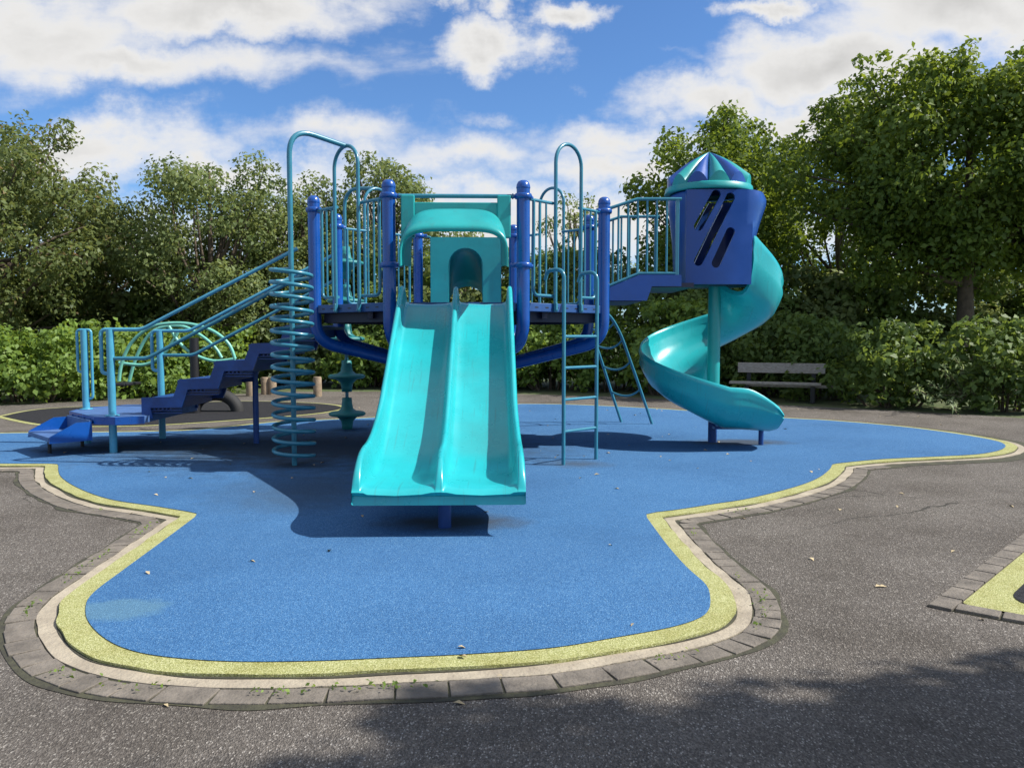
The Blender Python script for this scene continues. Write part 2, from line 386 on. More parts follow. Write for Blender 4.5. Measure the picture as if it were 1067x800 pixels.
flat_ngon('yellow_rubber_border', yo, .024, M['rubber_yellow'], thick=.02)
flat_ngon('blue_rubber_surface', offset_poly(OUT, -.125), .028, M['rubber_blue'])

# bricks edging the near side of the rubber
def brick_path(pts, off, i0, i1, name, long_test):
    B = MB(); A = offset_poly(pts, off)
    L_ = [a for a in A if i0(a)]
    # walk
    k = 0; n_ = len(L_)
    while k < n_-1:
        a = L_[k]; ln = .205 if long_test(a) else .112
        ln *= random.uniform(.94, 1.05)
        j = k; d = 0
        while j < n_-1 and d < ln:
            st = (L_[j+1]-L_[j]).length
            if st > .3: break
            d += st; j += 1
        if j == k: k += 1; continue
        b = L_[j]
        if d > ln*.7:
            mid = (a+b)/2; an = math.atan2(b.y-a.y, b.x-a.x)
            B.box((mid.x, mid.y, -.001+random.uniform(-.002, .003)), (max(.05, (b-a).length-.009), .125+random.uniform(-.010, .006), .02), an+random.uniform(-.03, .03), bevel=.003,
                  R=Matrix.Rotation(an+random.uniform(-.03, .03), 3, 'Z') @ Matrix.Rotation(random.uniform(-.02, .02), 3, 'X') @ Matrix.Rotation(random.uniform(-.012, .012), 3, 'Y'))
        k = j
    return tag(B.build(name, M['brick']), kind='structure')
brick_path(OUT, .145, lambda p: p.y < G(0, 486).y and p.x > -5.8, None, 'brick_edging', lambda p: p.y < G(400, 700).y+.2 and G(150, 720).x < p.x < G(700, 700).x)

# second island of rubber, right edge of the picture
cn = G(965, 632); e1 = (G(1067, 556)-cn).normalized(); e2 = (G(1067, 651)-cn).normalized()
def island(off, L1=5, L2=4): 
    # parallelogram offset inwards
    s_ = abs(e1.cross(e2).z); o = cn + (e1+e2)*(off/s_)
    return [o, o+e2*L2, o+e2*L2+e1*L1, o+e1*L1]
def roundq(q, r): 
    f = fillet([q[3], q[0], q[1]], r, 8); return f+[q[2]]
flat_ngon('joint_bed_right', island(0), .003, M['joint'])
flat_ngon('yellow_border_right', roundq(island(.12), .05), .012, M['rubber_yellow'])
flat_ngon('black_rubber_right', roundq(island(.27, 4.7, 3.7), .22), .016, M['rubber_black'])
B = MB()
for e, L1 in ((e1, 4.5), (e2, 3.5)):
    q = .12 if e is e2 else 0
    while q < L1:
        ln = .2*random.uniform(.95, 1.04); nrm = Vector((-e.y, e.x, 0)); nrm = nrm if nrm.dot((e1+e2)) > 0 else -nrm
        c = cn+e*(q+ln/2)+nrm*.06
        an = math.atan2(e.y, e.x)+random.uniform(-.02, .02)
        B.box((c.x, c.y, .004), (ln-.012, .105, .024), an, bevel=.004); q += ln
tag(B.build('brick_edging_right', M['brick']), kind='structure')

# black rubber area behind, with thin yellow outline
br = [G(2, 434), G(50, 426), G(146, 422), G(230, 418.7), G(281, 418.6), G(335, 421), G(356, 425), G(335, 430), G(281, 435), G(174, 442.2), G(112, 444), G(48, 442.6)]
bo = resample([br+[br[0]]], .12)
flat_ngon('yellow_border_far', offset_poly(bo, .10), .004, M['rubber_yellow'])
flat_ngon('black_rubber_far', bo, .008, M['rubber_black'])

# ------------------------------------------------------------------ play structure frame
YAW = math.radians(1.6); C0 = Vector((-.60, 9.62, 0)); CR = Matrix.Rotation(YAW, 3, 'Z')
def Lc(u, v, z): return C0 + CR @ Vector((u, v, 0)) + Vector((0, 0, z))
S8 = 1.335; AP = S8*1.2071; HS = S8/2
CORN = [(-HS, -AP), (HS, -AP), (AP, -HS), (AP, HS), (HS, AP), (-HS, AP), (-AP, HS), (-AP, -HS)]
DZ = 1.66
root = empty('climbing_frame', (C0.x, C0.y, 0), 'large blue and turquoise climbing frame with slides on the blue rubber surface', 'climbing frame')

# deck
d = MB(); oc = [Lc(u*.985, v*.985, DZ) for u, v in CORN]; ob = [p-Vector((0, 0, .04)) for p in oc]
d.add(oc+ob, [tuple(range(8)), tuple(reversed(range(8, 16)))]+[(i, (i+1) % 8, 8+(i+1) % 8, 8+i) for i in range(8)], False)
deck = d.build('deck', M['platform'], root)
fr = MB()
for i in range(8):
    a = Lc(*[x*.93 for x in CORN[i]], 1.545); b = Lc(*[x*.93 for x in CORN[(i+1) % 8]], 1.545)
    e = (b-a); fr.box((a+b)/2, (e.length, .05, .14), math.atan2(e.y, e.x))
for t in (-.9, -.45, 0, .45, .9):
    fr.box(Lc(t, 0, 1.56), (.05, 2.7, .10), YAW)
fr.build('underframe', M['under'], deck)
for i in range(8):
    a = Lc(*CORN[i], 1.622); b = Lc(*CORN[(i+1) % 8], 1.622); e = b-a; c = (a+b)/2
    an = math.atan2(e.y, e.x)
    f = MB().box(c, (e.length-.15, .03, .088), an, bevel=.006)
    nrm = (c-Lc(0, 0, 1.622)).normalized(); ed = e.normalized()
    for k in range(7):
        f.box(c+ed*(k-3)*.16+nrm*.0145, (.05, .004, .012), an, mi=1)
    f.build('fascia', [M['fascia'], M['black']], deck)

# posts with curved arms
def post_r(): return .0655
for i, (u, v) in enumerate(CORN):
    top = 2.80
    ln = math.hypot(u, v); q = lambda t, z: Lc(u*(1-t/ln), v*(1-t/ln), z)
    pts = [q(0, top), q(0, 2.3), q(0, 1.9)] + fillet([q(0, 1.75), q(0, 1.27), q(.9, 1.045)], .40, 10) + [q(ln-.05, .86)]
    o = MB().tube(pts, .0665, 20)
    prof = [(.0665, 0), (.070, .005), (.070, .02), (.066, .045), (.052, .07), (.03, .083), (.0, .088)]
    o.lathe(prof, q(0, top-.012), 20)
    po = o.build('post', M['blue'], root); sharp(po.data, 50)
    zs = [2.715, 2.035] if v < 0 and abs(u) < 1 else [2.715]
    for z in zs:
        cl = MB().lathe([(.067, -.028), (.083, -.024), (.088, -.008), (.088, .008), (.083, .024), (.067, .028)], q(0, z), 20)
        # ears
        for j in (-1, 1):
            w = CORN[(i+j) % 8]; dv = (Lc(*w, 0)-Lc(u, v, 0)).normalized()
            p = q(0, z)+dv*.085; cl.tube([p, p+dv*.045], .021, 10)
            cl.tube([p+dv*.02+Vector((0, 0, -.027)), p+dv*.02+Vector((0, 0, .027))], .007, 6)
        cl.build('clamp', M['blue'], po)
# central column
cc = MB().tube([Lc(0, 0, 0.0), Lc(0, 0, 1.1)], .14, 24); cc.lathe([(.14, -.02), (.2, 0), (.2, .2), (.14, .24)], Lc(0, 0, .75), 24)
cc.build('column', M['blue'], root)

# ---- double slide
SW = 1.13; X0 = 0.0
def slide_profile():
    # (v distance from octagon centre, bed z, wall height)
    ys = []
    P_ = [(-1.50, 1.665, .01), (-1.62, 1.665, .09), (-1.72, 1.655, .155), (-1.84, 1.60, .185), (-2.3, 1.29, .20), (-2.8, .955, .205), (-3.2, .69, .21), (-3.45, .535, .215), (-3.62, .445, .225), (-3.78, .39, .225), (-3.95, .362, .225), (-4.15, .365, .21), (-4.3, .368, .17), (-4.40, .368, .11), (-4.46, .358, .055), (-4.50, .335, .0)]
    V = [Vector((a, b, c)) for a, b, c in P_]
    return catmull(V, 4)
def slide_section(hw, wh, bed, flare):
    # returns (u, z) across from left outside bottom to right outside bottom
    def wall(c, h, t):  # rounded rib of half thickness t centred at c above the bed
        k = max(h, .001)
        return [(c-t*1.9, 0), (c-t*1.35, k*.10), (c-t*1.05, k*.35), (c-t, k*.75), (c-t*.8, k*.93), (c-t*.35, k*1.0), (c+t*.35, k*1.0), (c+t*.8, k*.93), (c+t, k*.75), (c+t*1.05, k*.35), (c+t*1.35, k*.10), (c+t*1.9, 0)]
    t = .026; hw2 = hw + flare
    lw = wall(-hw2+t, wh, t); rw = wall(hw2-t, wh, t); mw = wall(0, wh*.95, t)
    L_ = [(-hw2+.0, -.075)] + [(x, z) for x, z in lw[2:]]
    R_ = [(x, z) for x, z in rw[:-2]] + [(hw2, -.075)]
    L_[1] = (-hw2, wh*.35)
    R_[-2] = (hw2, wh*.35)
    bedL = [(-hw2*.82, -.012), (-hw2*.5, -.02), (-hw2*.2, -.012)]; bedR = [(-a, b) for a, b in reversed(bedL)]
    return L_ + bedL + mw + bedR + R_
rows = []
for s in slide_profile():
    v, z, wh = s
    flare = .012*max(0, min(1, (-v-3.3)/.5))
    lip = max(0, -v-4.28)
    sec = slide_section(SW/2-.012, max(wh, .002), 0, flare)
    row = [Lc(x, v, z+zz) for x, zz in sec]
    under = -.055-.0*lip
    row += [Lc(sec[-1][0]*.98, v+.01, z-.085), Lc(sec[0][0]*.98, v+.01, z-.085)]
    rows.append(row)
# rolled lip end cap
end = rows[-1]; rows.append([Vector((p.x, p.y-.012, p.z-.010)) for p in end]); lowr = [Vector((p.x, p.y, 0))+Vector((0, .012, max(.298, min(p.z-.035, .318)))) for p in end]
rows.append(lowr)
sm = MB().grid(rows, True, close_u=True)
nn = len(rows[0]); sm.add(rows[-1], [tuple(range(nn))], False); sm.add(rows[0], [tuple(reversed(range(nn)))], False)
slide = sm.build('double_slide', M['teal'], root); sharp(slide.data, 55)
sp = MB().tube([Lc(0.02, -4.22, 0), Lc(0.02, -4.22, .30)], .045, 16); sp.box(Lc(0.02, -4.22, .262), (.5, .12, .02), YAW)
sp.build('support_post', M['navy'], slide)

# ---- slide hood
hd = MB()
HV = -1.70; HW = .505
def hood_arch(w, ztop, zbot, k=3.2, n=36):
    k = 4.3; w = w*.955
    out = []
    for i in range(n+1):
        a = PI*i/n; cx, sx = math.cos(a), math.sin(a)
        x = -w*math.copysign(abs(cx)**(2/k), cx); z = zbot + (ztop-zbot)*abs(sx)**(2/k)
        out.append((x, z))
    return out
def arch_row(w, zt, zb, v, k=3.2): return [Lc(x, v, z) for x, z in hood_arch(w, zt, zb, k)]
zP = lambda y, Y: P(475, y, Y).z
hz = [arch_row(.50, zP(216, 7.85), 2.05, -1.66), arch_row(.505, zP(215.5, 7.72), 2.02, -1.78), arch_row(.515, zP(218, 7.6), 2.0, -1.92), arch_row(.525, zP(228, 7.42), 1.98, -2.10),
      arch_row(.53, zP(233, 7.36), 1.97, -2.19), arch_row(.527, zP(237.5, 7.36), 1.97, -2.215), arch_row(.505, zP(240.5, 7.36), 1.98, -2.20), arch_row(.49, zP(240, 7.45), 1.99, -2.10), arch_row(.475, zP(230, 7.7), 2.0, -1.90), arch_row(.465, zP(226, 7.85), 2.02, -1.66)]
hd.grid(hz, True); hd.grid([hz[-1], hz[0]], False)
hood = hd.build('slide_hood', M['teal2'], root)
bp = MB(); ztop = zP(203, 7.95); 
for sx in (-1, 1):
    bp.box(Lc(sx*.475, -1.635, (ztop+2.30)/2), (.135, .07, ztop-2.30), YAW, bevel=.012, smooth=False)
bp.box(Lc(0, -1.625, (zP(210.5, 7.95)+zP(228, 7.9))/2), (.82, .05, zP(210.5, 7.95)-zP(228, 7.9)), YAW, bevel=.008)
bp.build('hood_panel', M['teal2'], hood)
MB().tube([Lc(-HS+.1, -AP, 2.715), Lc(HS-.1, -AP, 2.715)], .0215, 14).build('top_bar', M['rail'], root)

# ---- guard panels on the slanted sides
def edge_frame(i):
    a = Vector((*CORN[i], 0)); b = Vector((*CORN[(i+1) % 8], 0)); return a, b
def on_edge(i, t, z, off=0.0):
    a, b = edge_frame(i); p = a.lerp(b, t); nrm = (a+b).normalized()
    p = p + nrm*off; return Lc(p.x, p.y, z)
def guard(i, t0, t1, bars, bend_at, parent=root, ztop=2.70, zbot=1.745, mrail=None):
    """frame runs from post clamp; the side away from the opening is a bent corner"""
    mr_ = mrail or M['rail']
    r = .0165
    if bend_at == 'post_low':  pass
    # top rail
    fr_ = MB().tube([on_edge(i, t0, ztop), on_edge(i, t1, ztop)], r, 10)
    lo, hi = min(t0, t1), max(t0, t1)
    tb = t0+(t1-t0)*.17 if bend_at == 't0' else t1+(t0-t1)*.17
    te = t1 if bend_at == 't0' else t0
    fr_.tube(fillet([on_edge(i, tb, ztop), on_edge(i, tb, zbot), on_edge(i, te, zbot)], .07, 6), r, 10)
    o = fr_.build('guard_rail', mr_, parent)
    for t in bars:
        MB().tube([on_edge(i, t, ztop), on_edge(i, t, zbot)], .0105, 8).build('baluster', mr_, o)
    return o
def hoop(i, tc, w, ztop, zbot=1.58, parent=root, off=.035):
    a, b = edge_frame(i); Ls = (b-a).length; dt = w/2/Ls
    R_ = w/2; pts = [on_edge(i, tc-dt, zbot, off)]
    for k in range(0, 17):
        an = PI*k/16; pts.append(on_edge(i, tc-dt*math.cos(an), ztop-R_+R_*math.sin(an), off))
    pts.append(on_edge(i, tc+dt, zbot, off))
    o = MB().tube(pts, .0195, 12).build('grab_hoop', M['rail'], parent)
    for s_ in (-1, 1):
        t = MB().box(on_edge(i, tc+s_*dt, 1.63, off+.016), (.032, .018, .085), math.atan2(*(reversed(list((Lc(b.x, b.y, 0)-Lc(a.x, a.y, 0)).xy)))), bevel=.006)
        t.tube([on_edge(i, tc+s_*dt, 1.60, off+.015), on_edge(i, tc+s_*dt, 1.60, off+.034)], .008, 8)
        t.build('bracket', M['rail'], o)
    return o
# edges: 0 front, 1 front right, 2 right, 3 back right, 4 back, 5 back left, 6 left, 7 front left (from left mid post to front post)
for i in (1, 3, 5, 7):
    guard(i, .07, .34, [.185, .26], 't0')
    guard(i, .93, .66, [.815, .74], 't0')
h_fl = hoop(7, .5, .42, 3.30); h_fr = hoop(1, .5, .42, 3.33); h_bl = hoop(5, .5, .42, 3.28); h_br = hoop(3, .5, .42, 3.30)
# guard beside the rear panel
for t0, t1, bars in ((.07, .14, []), (.93, .86, [])):
    MB().tube(fillet([on_edge(4, t0, 2.70), on_edge(4, t1, 2.70), on_edge(4, t1, 1.75), on_edge(4, t0, 1.75)], .05, 5), .0165, 10).build('guard_rail', M['rail'], root)

# ---- spiral climber
bc = G(307, 487.5); bc = Vector((bc.x, bc.y, 0))
top_hoop = on_edge(7, .5, 3.30, .035)
dirh = (top_hoop-bc); dirh.z = 0; dirh.normalize()
pts = [bc, bc+Vector((0, 0, 3.0))]; pts = fillet([bc, bc+Vector((0, 0, 3.385)), top_hoop], .28, 10)
sc = MB().tube(pts, .026, 14).build('spiral_climber', M['rail'], root)
pts = []; turns = 15.6; z0 = .13; z1 = 2.0; Rr = .200
for k in range(int(turns*36)+1):
    a = 2*PI*k/36; t = k/(turns*36)
    pts.append(bc+Vector((Rr*math.cos(a+2.6), Rr*math.sin(a+2.6), z1+(z0-z1)*t)))
coil = MB().tube(pts, .0195, 10)
coil.build('coil', M['rail'], sc)
for a in (0.4, 2.5, 4.5):
    kk = a
for zt in (z0, z1):
    e = pts[-1] if zt == z0 else pts[0]
    MB().tube([bc+Vector((0, 0, e.z)), e], .014, 8).build('brace', M['rail'], sc)

# ---- pod climber behind
pc = G(362, 449); pc = Vector((pc.x, pc.y, 0)); th = on_edge(5, .5, 3.28, .035)
pts = fillet([pc, pc+Vector((0, 0, 3.34)), th], .28, 10)
pd = MB().tube(pts, .024, 12).build('pod_climber', M['rail'], root)
for z in (.235, .755, 1.275, 1.795, 2.315):
    pr = [(.025, -.21), (.07, -.205), (.075, -.15), (.085, -.09), (.14, -.035), (.235, -.018), (.255, 0), (.25, .022), (.225, .035), (.13, .045), (.085, .08), (.07, .16), (.066, .23), (.025, .235)]
    MB().lathe(pr, pc+Vector((0, 0, z)), 20).build('pod', M['poddy'], pd)

# ---- ladder front right
lb1 = G(587, 487); lb2 = G(621, 481)
nrm = (on_edge(1, .5, 0, 1)-on_edge(1, .5, 0, 0)).normalized()
lad = MB(); lr = .0195
rails = []
ct = on_edge(1, .5, 0); edir = (on_edge(1, 1, 0)-on_edge(1, 0, 0)).normalized()
for s_, b in ((-1, lb1), (1, lb2)):
    foot = Vector((b.x, b.y, 0)); upz = foot+Vector((.0, .0, 1.98))+nrm*.0
    inn = upz-nrm*.30
    hk = fillet([foot, foot+Vector((0, 0, 2.0)), foot-nrm*.22+Vector((0, 0, 1.99)), foot-nrm*.25+Vector((0, 0, 1.90))], .16, 8)
    rails.append(foot); lad.tube(hk, lr, 12)
ladder = lad.build('ladder', M['rail'], root)
for y in (350.5, 382.5, 415, 447.5):
    a = P(589, y+.8, rails[0].y); b = P(619, y-.8, rails[1].y)
    z = (a.z+b.z)/2
    a = Vector((rails[0].x, rails[0].y, z)); b = Vector((rails[1].x, rails[1].y, z))
    MB().tube([a, b], .015, 10).build('rung', M['rail'], ladder)

# ---- curved climber back right
a2 = G(680, 443.5); b2 = G(648, 441.5); nr = (on_edge(3, .5, 0, 1)-on_edge(3, .5, 0, 0)).normalized()
ed3 = (on_edge(3, 1, 0)-on_edge(3, 0, 0)).normalized()
ra = catmull([on_edge(3, .33, 1.60), P(618, 321, 11.0), P(634, 328, 11.2), P(645.5, 346, 11.35), P(655, 371, 11.5), P(667, 405, 11.65), a2], 6)
rb = catmull([on_edge(3, .67, 1.60), P(590, 322, 11.5), P(606, 332, 11.65), P(618, 352, 11.75), P(627, 377, 11.85), P(637, 408, 11.95), b2], 6)
cm = MB().tube(ra, .021, 10); cm.tube(rb, .021, 10)
cclimb = cm.build('curved_climber', M['rail'], root)
for k in range(5, 35, 5):
    a, b = ra[k], rb[k]
    mid = (a+b)/2+Vector((.05, -.05, -.16 if k > 6 else -.10))
    pts = [a*(1-t)**2+mid*2*t*(1-t)+b*t*t for t in [j/12 for j in range(13)]]
    MB().tube(pts, .014, 8).build('rung', M['rail'], cclimb)

# ---- rear panel and hooded rear slide
pw = .485; zt = P(480, 248, 11.2).z; aw = .24; at_ = P(480, 259, 11.2).z
outl = [(-pw, 1.62), (-pw, zt), (pw, zt), (pw, 1.62), (aw, 1.62), (aw, at_-aw)] + [(aw*math.cos(a), at_-aw+aw*math.sin(a)) for a in [PI*k/14 for k in range(1, 14)]] + [(-aw, at_-aw), (-aw, 1.62)]
me = extrude_poly(outl, lambda x, z: Lc(x-.0, AP-.12, z), CR @ Vector((0, .06, 0)))
rp = link('rear_panel', me, M['teal2'], root)
bmx = MB(); rws = []
for t in [k/8 for k in range(9)]:
    v = AP-.06+.9*t; dz = -.55*t*t-.0*t; w = aw*(1+.25*t)
    rws.append([Lc(-w-.02, v, 1.66+dz-.0)] + [Lc(w*-math.cos(a)*1.05, v, at_-aw+dz+w*math.sin(a)*1.05+.02) for a in [PI*k/14 for k in range(15)]] + [Lc(w+.02, v, 1.66+dz)])
bmx.grid(rws, True); hoodm = bmx.mesh('rear_hood')
ho = link('rear_slide_hood', hoodm, M['teal2'], rp)
sd = ho.modifiers.new('sol', 'SOLIDIFY'); sd.thickness = .03
rws = []
for v, z in ((1.62, 1.65), (1.8, 1.60), (2.4, 1.05), (3.0, .55), (3.4, .34), (3.8, .30)):
    rws.append([Lc(-.30, v, z+.22), Lc(-.28, v, z+.03), Lc(-.2, v, z), Lc(.2, v, z), Lc(.28, v, z+.03), Lc(.30, v, z+.22)])
rs = MB().grid(rws, True).build('rear_slide', M['teal2'], root); rs.modifiers.new('sol', 'SOLIDIFY').thickness = .03

# ---- staircase on the left
Yn = 8.93; Yf = 10.22
nose = [(-4.17, .635), (-3.78, .845), (-3.365, 1.05), (-2.97, 1.245), (-2.575, 1.45)]
def zig(drop, back):
    up = []; 
    x0, z0_ = nose[0]
    up = [(x0, .40)]
    for i, (x, z) in enumerate(nose):
        up += [(x+(.0 if i == 0 else .05), z)] if i == 0 else [(x-.03, nose[i-1][1]+.01), (x+.045, z)]
    up += [(-2.26, 1.46), (-2.20, 1.62)]
    lo = [(-2.14, 1.50), (-2.17, 1.33)]
    for i in range(len(nose)-1, 0, -1):
        x, z = nose[i]
        lo += [(x+.135, z-.115), (x+.06, nose[i-1][1]-.105)]
    lo += [(nose[0][0]+.10, nose[0][1]-.115), (nose[0][0]+.12, .40)]
    return up+lo
sm_ = MB()
st = None
for yy in (Yn, Yf):
    me = extrude_poly(zig(0, 0), lambda x, z, yy=yy: Vector((x, yy-(0 if yy == Yn else .0), z)), Vector((0, .035, 0)))
    if st is None: st = link('staircase', me, M['navy'], root); near_me = me
    else: link('stringer', me, M['navy'], st)
    st.data.materials[0] = M['blue_step'] if 'blue_step' in M else M['navy']
for i, (x, z) in enumerate(nose):
    xn = nose[i+1][0] if i < 4 else -2.2
    s_ = MB().box(((x+xn)/2+.03, (Yn+Yf)/2+.02, z-.03), (xn-x+.05, Yf-Yn-.04, .035))
    zb = nose[i-1][1] if i else .44
    s_.box((x+.045, (Yn+Yf)/2+.02, (z+zb)/2-.03), (.03, Yf-Yn-.05, z-zb))
    for k in range(6): s_.box((x+.08+k*.045, (Yn+Yf)/2+.02, z-.095), (.018, Yf-Yn-.06, .10))
    for k in range(4): s_.box(((x+xn)/2+.05, Yn+.05, z-.085-k*.03), (xn-x+.0, .02, .010))
    s_.build('step', M['navy'], st)
    
# landing
lz = .44
lp = [(-4.08, 8.80), (-4.34, 8.67), (-4.60, 8.74), (-5.22, 9.36), (-5.28, 9.80), (-4.95, 10.25), (-4.08, 10.28)]
me = extrude_poly(lp, lambda x, y: Vector((x, y, lz)), Vector((0, 0, -.075)))
land = link('landing', me, M['platform'], root)
rim = MB()
for i in range(len(lp)-1):
    a = Vector((*lp[i], lz-.04)); b = Vector((*lp[i+1], lz-.04)); e = b-a; rim.box((a+b)/2, (e.length, .012, .085), math.atan2(e.y, e.x))
for i_ in (2,):
    a = Vector((*lp[i_], lz-.035)); b = Vector((*lp[i_+1], lz-.035))
    for t in (.15, .38, .62, .85):
        c_ = a.lerp(b, t); rim.tube([c_, c_+Vector((-.012, -.012, 0))], .012, 8)
rim.build('edge_strip', M['blue'], land)
# entry step
n2 = Vector((-.707, -.707, 0)); e_ = Vector((-.707, .707, 0))
lm = (Vector((*lp[2], 0))+Vector((*lp[3], 0)))/2+n2*.02
tz = .25
es = MB(); 
es.box(lm+n2*.22+Vector((0, 0, tz-.03)), (.78, .42, .05), math.atan2(e_.y, e_.x), bevel=.006)
es.box(lm+n2*.01+Vector((0, 0, .30)), (.80, .025, .20), math.atan2(e_.y, e_.x))
step0 = es.build('entry_step', M['platform'], root)
for s_ in (-1, 1):
    o0 = lm+e_*s_*.39
    me = extrude_poly([(0, .18), (0, .385), (.16, .385), (.42, tz), (.43, .18)], lambda t, z: o0+n2*t+Vector((0, 0, z)), e_*.02*s_)
    link('side_plate', me, M['blue'], step0)
for px, py in ((52, 474.5), (86, 467.5)):
    q = G(px, py); MB().tube([Vector((q.x, q.y, 0)), Vector((q.x, q.y, .21))], .02, 10).build('leg', M['black'], step0)
# landing posts with handrails
p118 = G(118.5, 474); p169 = G(169.5, 459); p85 = Vector((-5.16, 9.62, 0))
for p in (p118, p169, p85): p.z = 0
pr_ = .041
def lpost(p, ztop, mlow=None, z0=0):
    o = MB().tube([p+Vector((0, 0, z0)), p+Vector((0, 0, ztop))], pr_, 16).build('landing_post', M['railL'], root)
    MB().lathe([(.041, 0), (.075, .0), (.075, .012), (.041, .016)], p+Vector((0, 0, lz)), 16).build('collar', M['railL'], o)
    return o
zr = 1.40
lpost(p118, zr); lpost(p169, zr-.01); lpost(p85, zr)
V3 = lambda x, y, z: Vector((x, y, z))
# near rail: loop + sloping bar up to the deck post
x1 = P(105.5, 366, p118.y).x; zl = P(110, 389, p118.y).z
def hand(pts, name='handrail', r=.0205, m='rail', fr=.06): return MB().tube(fillet(pts, fr, 6), r, 12).build(name, M[m], root)
pk = Lc(*CORN[7], 0)
ye = pk.y
xb = P(147.5, 343.5, p118.y).x; xe = pk.x-.02
hand([V3(p118.x, p118.y, zl), V3(x1, p118.y, zl), V3(x1, p118.y, zr), V3(xb, p118.y, zr), V3(-2.38, ye-.0, zr+(-2.38-xb)*.52)], m='railL')
zm = P(150, 373.3, p118.y).z; xm = P(153.5, 373, p118.y).x
hand([V3(p118.x, p118.y, zm), V3(xm, p118.y, zm), V3(xe, ye, zm+(xe-xm)*.535)], m='rail')
pj = Lc(*CORN[6], 0)
xb = P(197, 345, p169.y).x; x1 = P(158.5, 366, p169.y).x; zl2 = P(165, 386, p169.y).z
hand([V3(p169.x, p169.y, zl2), V3(x1, p169.y, zl2), V3(x1, p169.y, zr-.01), V3(xb, p169.y, zr-.01), V3(pj.x, pj.y, zr+(pj.x-xb)*.535)], m='railL')
xm = P(201, 370, p169.y).x; zm = P(190, 370, p169.y).z
hand([V3(p169.x, p169.y, zm), V3(xm, p169.y, zm), V3(pj.x, pj.y, zm+(pj.x-xm)*.54)], m='rail')
# grab loops on the left post
zt_ = zr
for s_, zb in ((-.085, P(80, 387.5, 9.62).z), (.085, P(80, 415, 9.62).z)):
    hand([V3(p85.x, p85.y, zb), V3(p85.x+s_, p85.y, zb), V3(p85.x+s_, p85.y, zt_), V3(p85.x, p85.y, zt_)], 'grab_loop', .016, 'railL', .05)
# extra legs under stairs
for x, y in ((-4.43, 10.09),): pass
q = Vector((-3.1, 9.6, 0)); MB().tube([q, q+V3(0, 0, 1.15)], .035, 12).build('stair_support', M['navy'], root)

# ---- bridge to the turret
TX, TY = 2.44, 9.68
def LX(x): return x
bz = [(1.02, 1.66), (1.30, 1.66), (1.34, 1.80), (1.92, 1.93)]
rt = Lc(*CORN[2], 0); rtb = Lc(*CORN[3], 0)
brd = MB()
brd.box(((1.08+1.45)/2, (rt.y+rtb.y)/2, 1.74), (.40, rtb.y-rt.y-.06, .05)); brd.box(((1.45+2.05)/2, (rt.y+rtb.y)/2, 1.90), (.60, rtb.y-rt.y-.06, .05))
brd.box((1.46, (rt.y+rtb.y)/2, 1.82), (.03, rtb.y-rt.y-.06, .15))
bridge = brd.build('bridge', M['under'], root)
for yy in (rt.y-.02, rtb.y+.0):
    x_ = lambda px: P(px, 300, 8.93).x
    z_ = lambda y: P(650, y, 8.93).z
    me = extrude_poly([(x_(636), z_(299)), (x_(667), z_(286)), (x_(711), z_(286)), (x_(711), z_(298)), (x_(680), z_(298)), (x_(675), z_(313)), (x_(636), z_(313))], lambda x, z: V3(x, yy, z), V3(0, .02, 0))
    link('side_panel', me, M['purple'], bridge)
for yy in (rt.y, rtb.y):
    x_ = lambda px: P(px, 300, 8.95).x
    z_ = lambda y: P(650, y, 8.95).z
    x1, x2, x3 = x_(635), x_(664), x_(710)
    o = MB().tube([V3(x1, yy, z_(216.5)), V3(x2, yy, z_(206.8)), V3(x3, yy, z_(206.8))], .0185, 12)
    o = o.build('bridge_railing', M['rail'], root)
    MB().tube([V3(x1, yy, z_(297.5)), V3(x_(666), yy, z_(284.5)), V3(x_(705), yy, z_(284.5))], .0165, 12).build('bottom_rail', M['rail'], o)
    for px in (644.5, 654.5, 664.5, 674.5, 684.5, 695):
        top = 206.8 if px >= 664 else 206.8+(664-px)*.33
        bot = 284.5 if px >= 666 else 284.5+(666-px)*.43
        MB().tube([V3(x_(px), yy, z_(top)), V3(x_(px), yy, z_(bot))], .0125, 8).build('baluster', M['rail'], o)
    MB().box((x_(705.8), yy, (z_(207)+z_(292))/2), (.042, .03, z_(207)-z_(292)), bevel=.006).build('end_post', M['rail'], o)

# ---- turret
zb, ztp = P(740, 296, 9.2).z, P(740, 197, 9.2).z
plan = []
NPL = 72
base = [(-.42, -.44), (.345, -.44)]
def plan_pts():
    pts = []
    for k in range(10): pts.append((-.42+(.765)*k/9, -.44-.035*math.sin(PI*k/9)))
    # right side bulge from (.345,-.44) round to the back and left
    for k in range(1, 30):
        a = -PI*.27+ (2*PI-PI*.46)*k/30*1.0
        rr_ = .54+.075*max(0, math.cos(a))**2; pts.append((rr_*math.cos(a), rr_*math.sin(a)))
    return pts
PL = plan_pts()
rows = []; prof = []
for k in range(17):
    t = k/16; z = zb+(ztp-zb)*t
    s_ = .70+.30*(t/.9)**1.25 if t < .9 else 1.0-.05*((t-.9)/.1)**2
    row = []
    for x, y in PL:
        if x > .34: xx = .34+(x-.34)*((s_-.70)/.30*1.0)
        else: xx = x
        if x < -.42: xx = -.42+(x+.42)*((s_-.7)/.3)
        yy = y if y < -.4 else y*(.85+.15*(s_-.7)/.3)
        row.append(V3(TX-.02+xx, TY+yy, z))
    rows.append(row)
tm = MB().grid(rows, True, close_u=True)
tur = tm.build('turret', M['purple'], root)
sd = tur.modifiers.new('sol', 'SOLIDIFY'); sd.thickness = .045; sd.offset = -1
cuts = MB()
FY = TY-.44
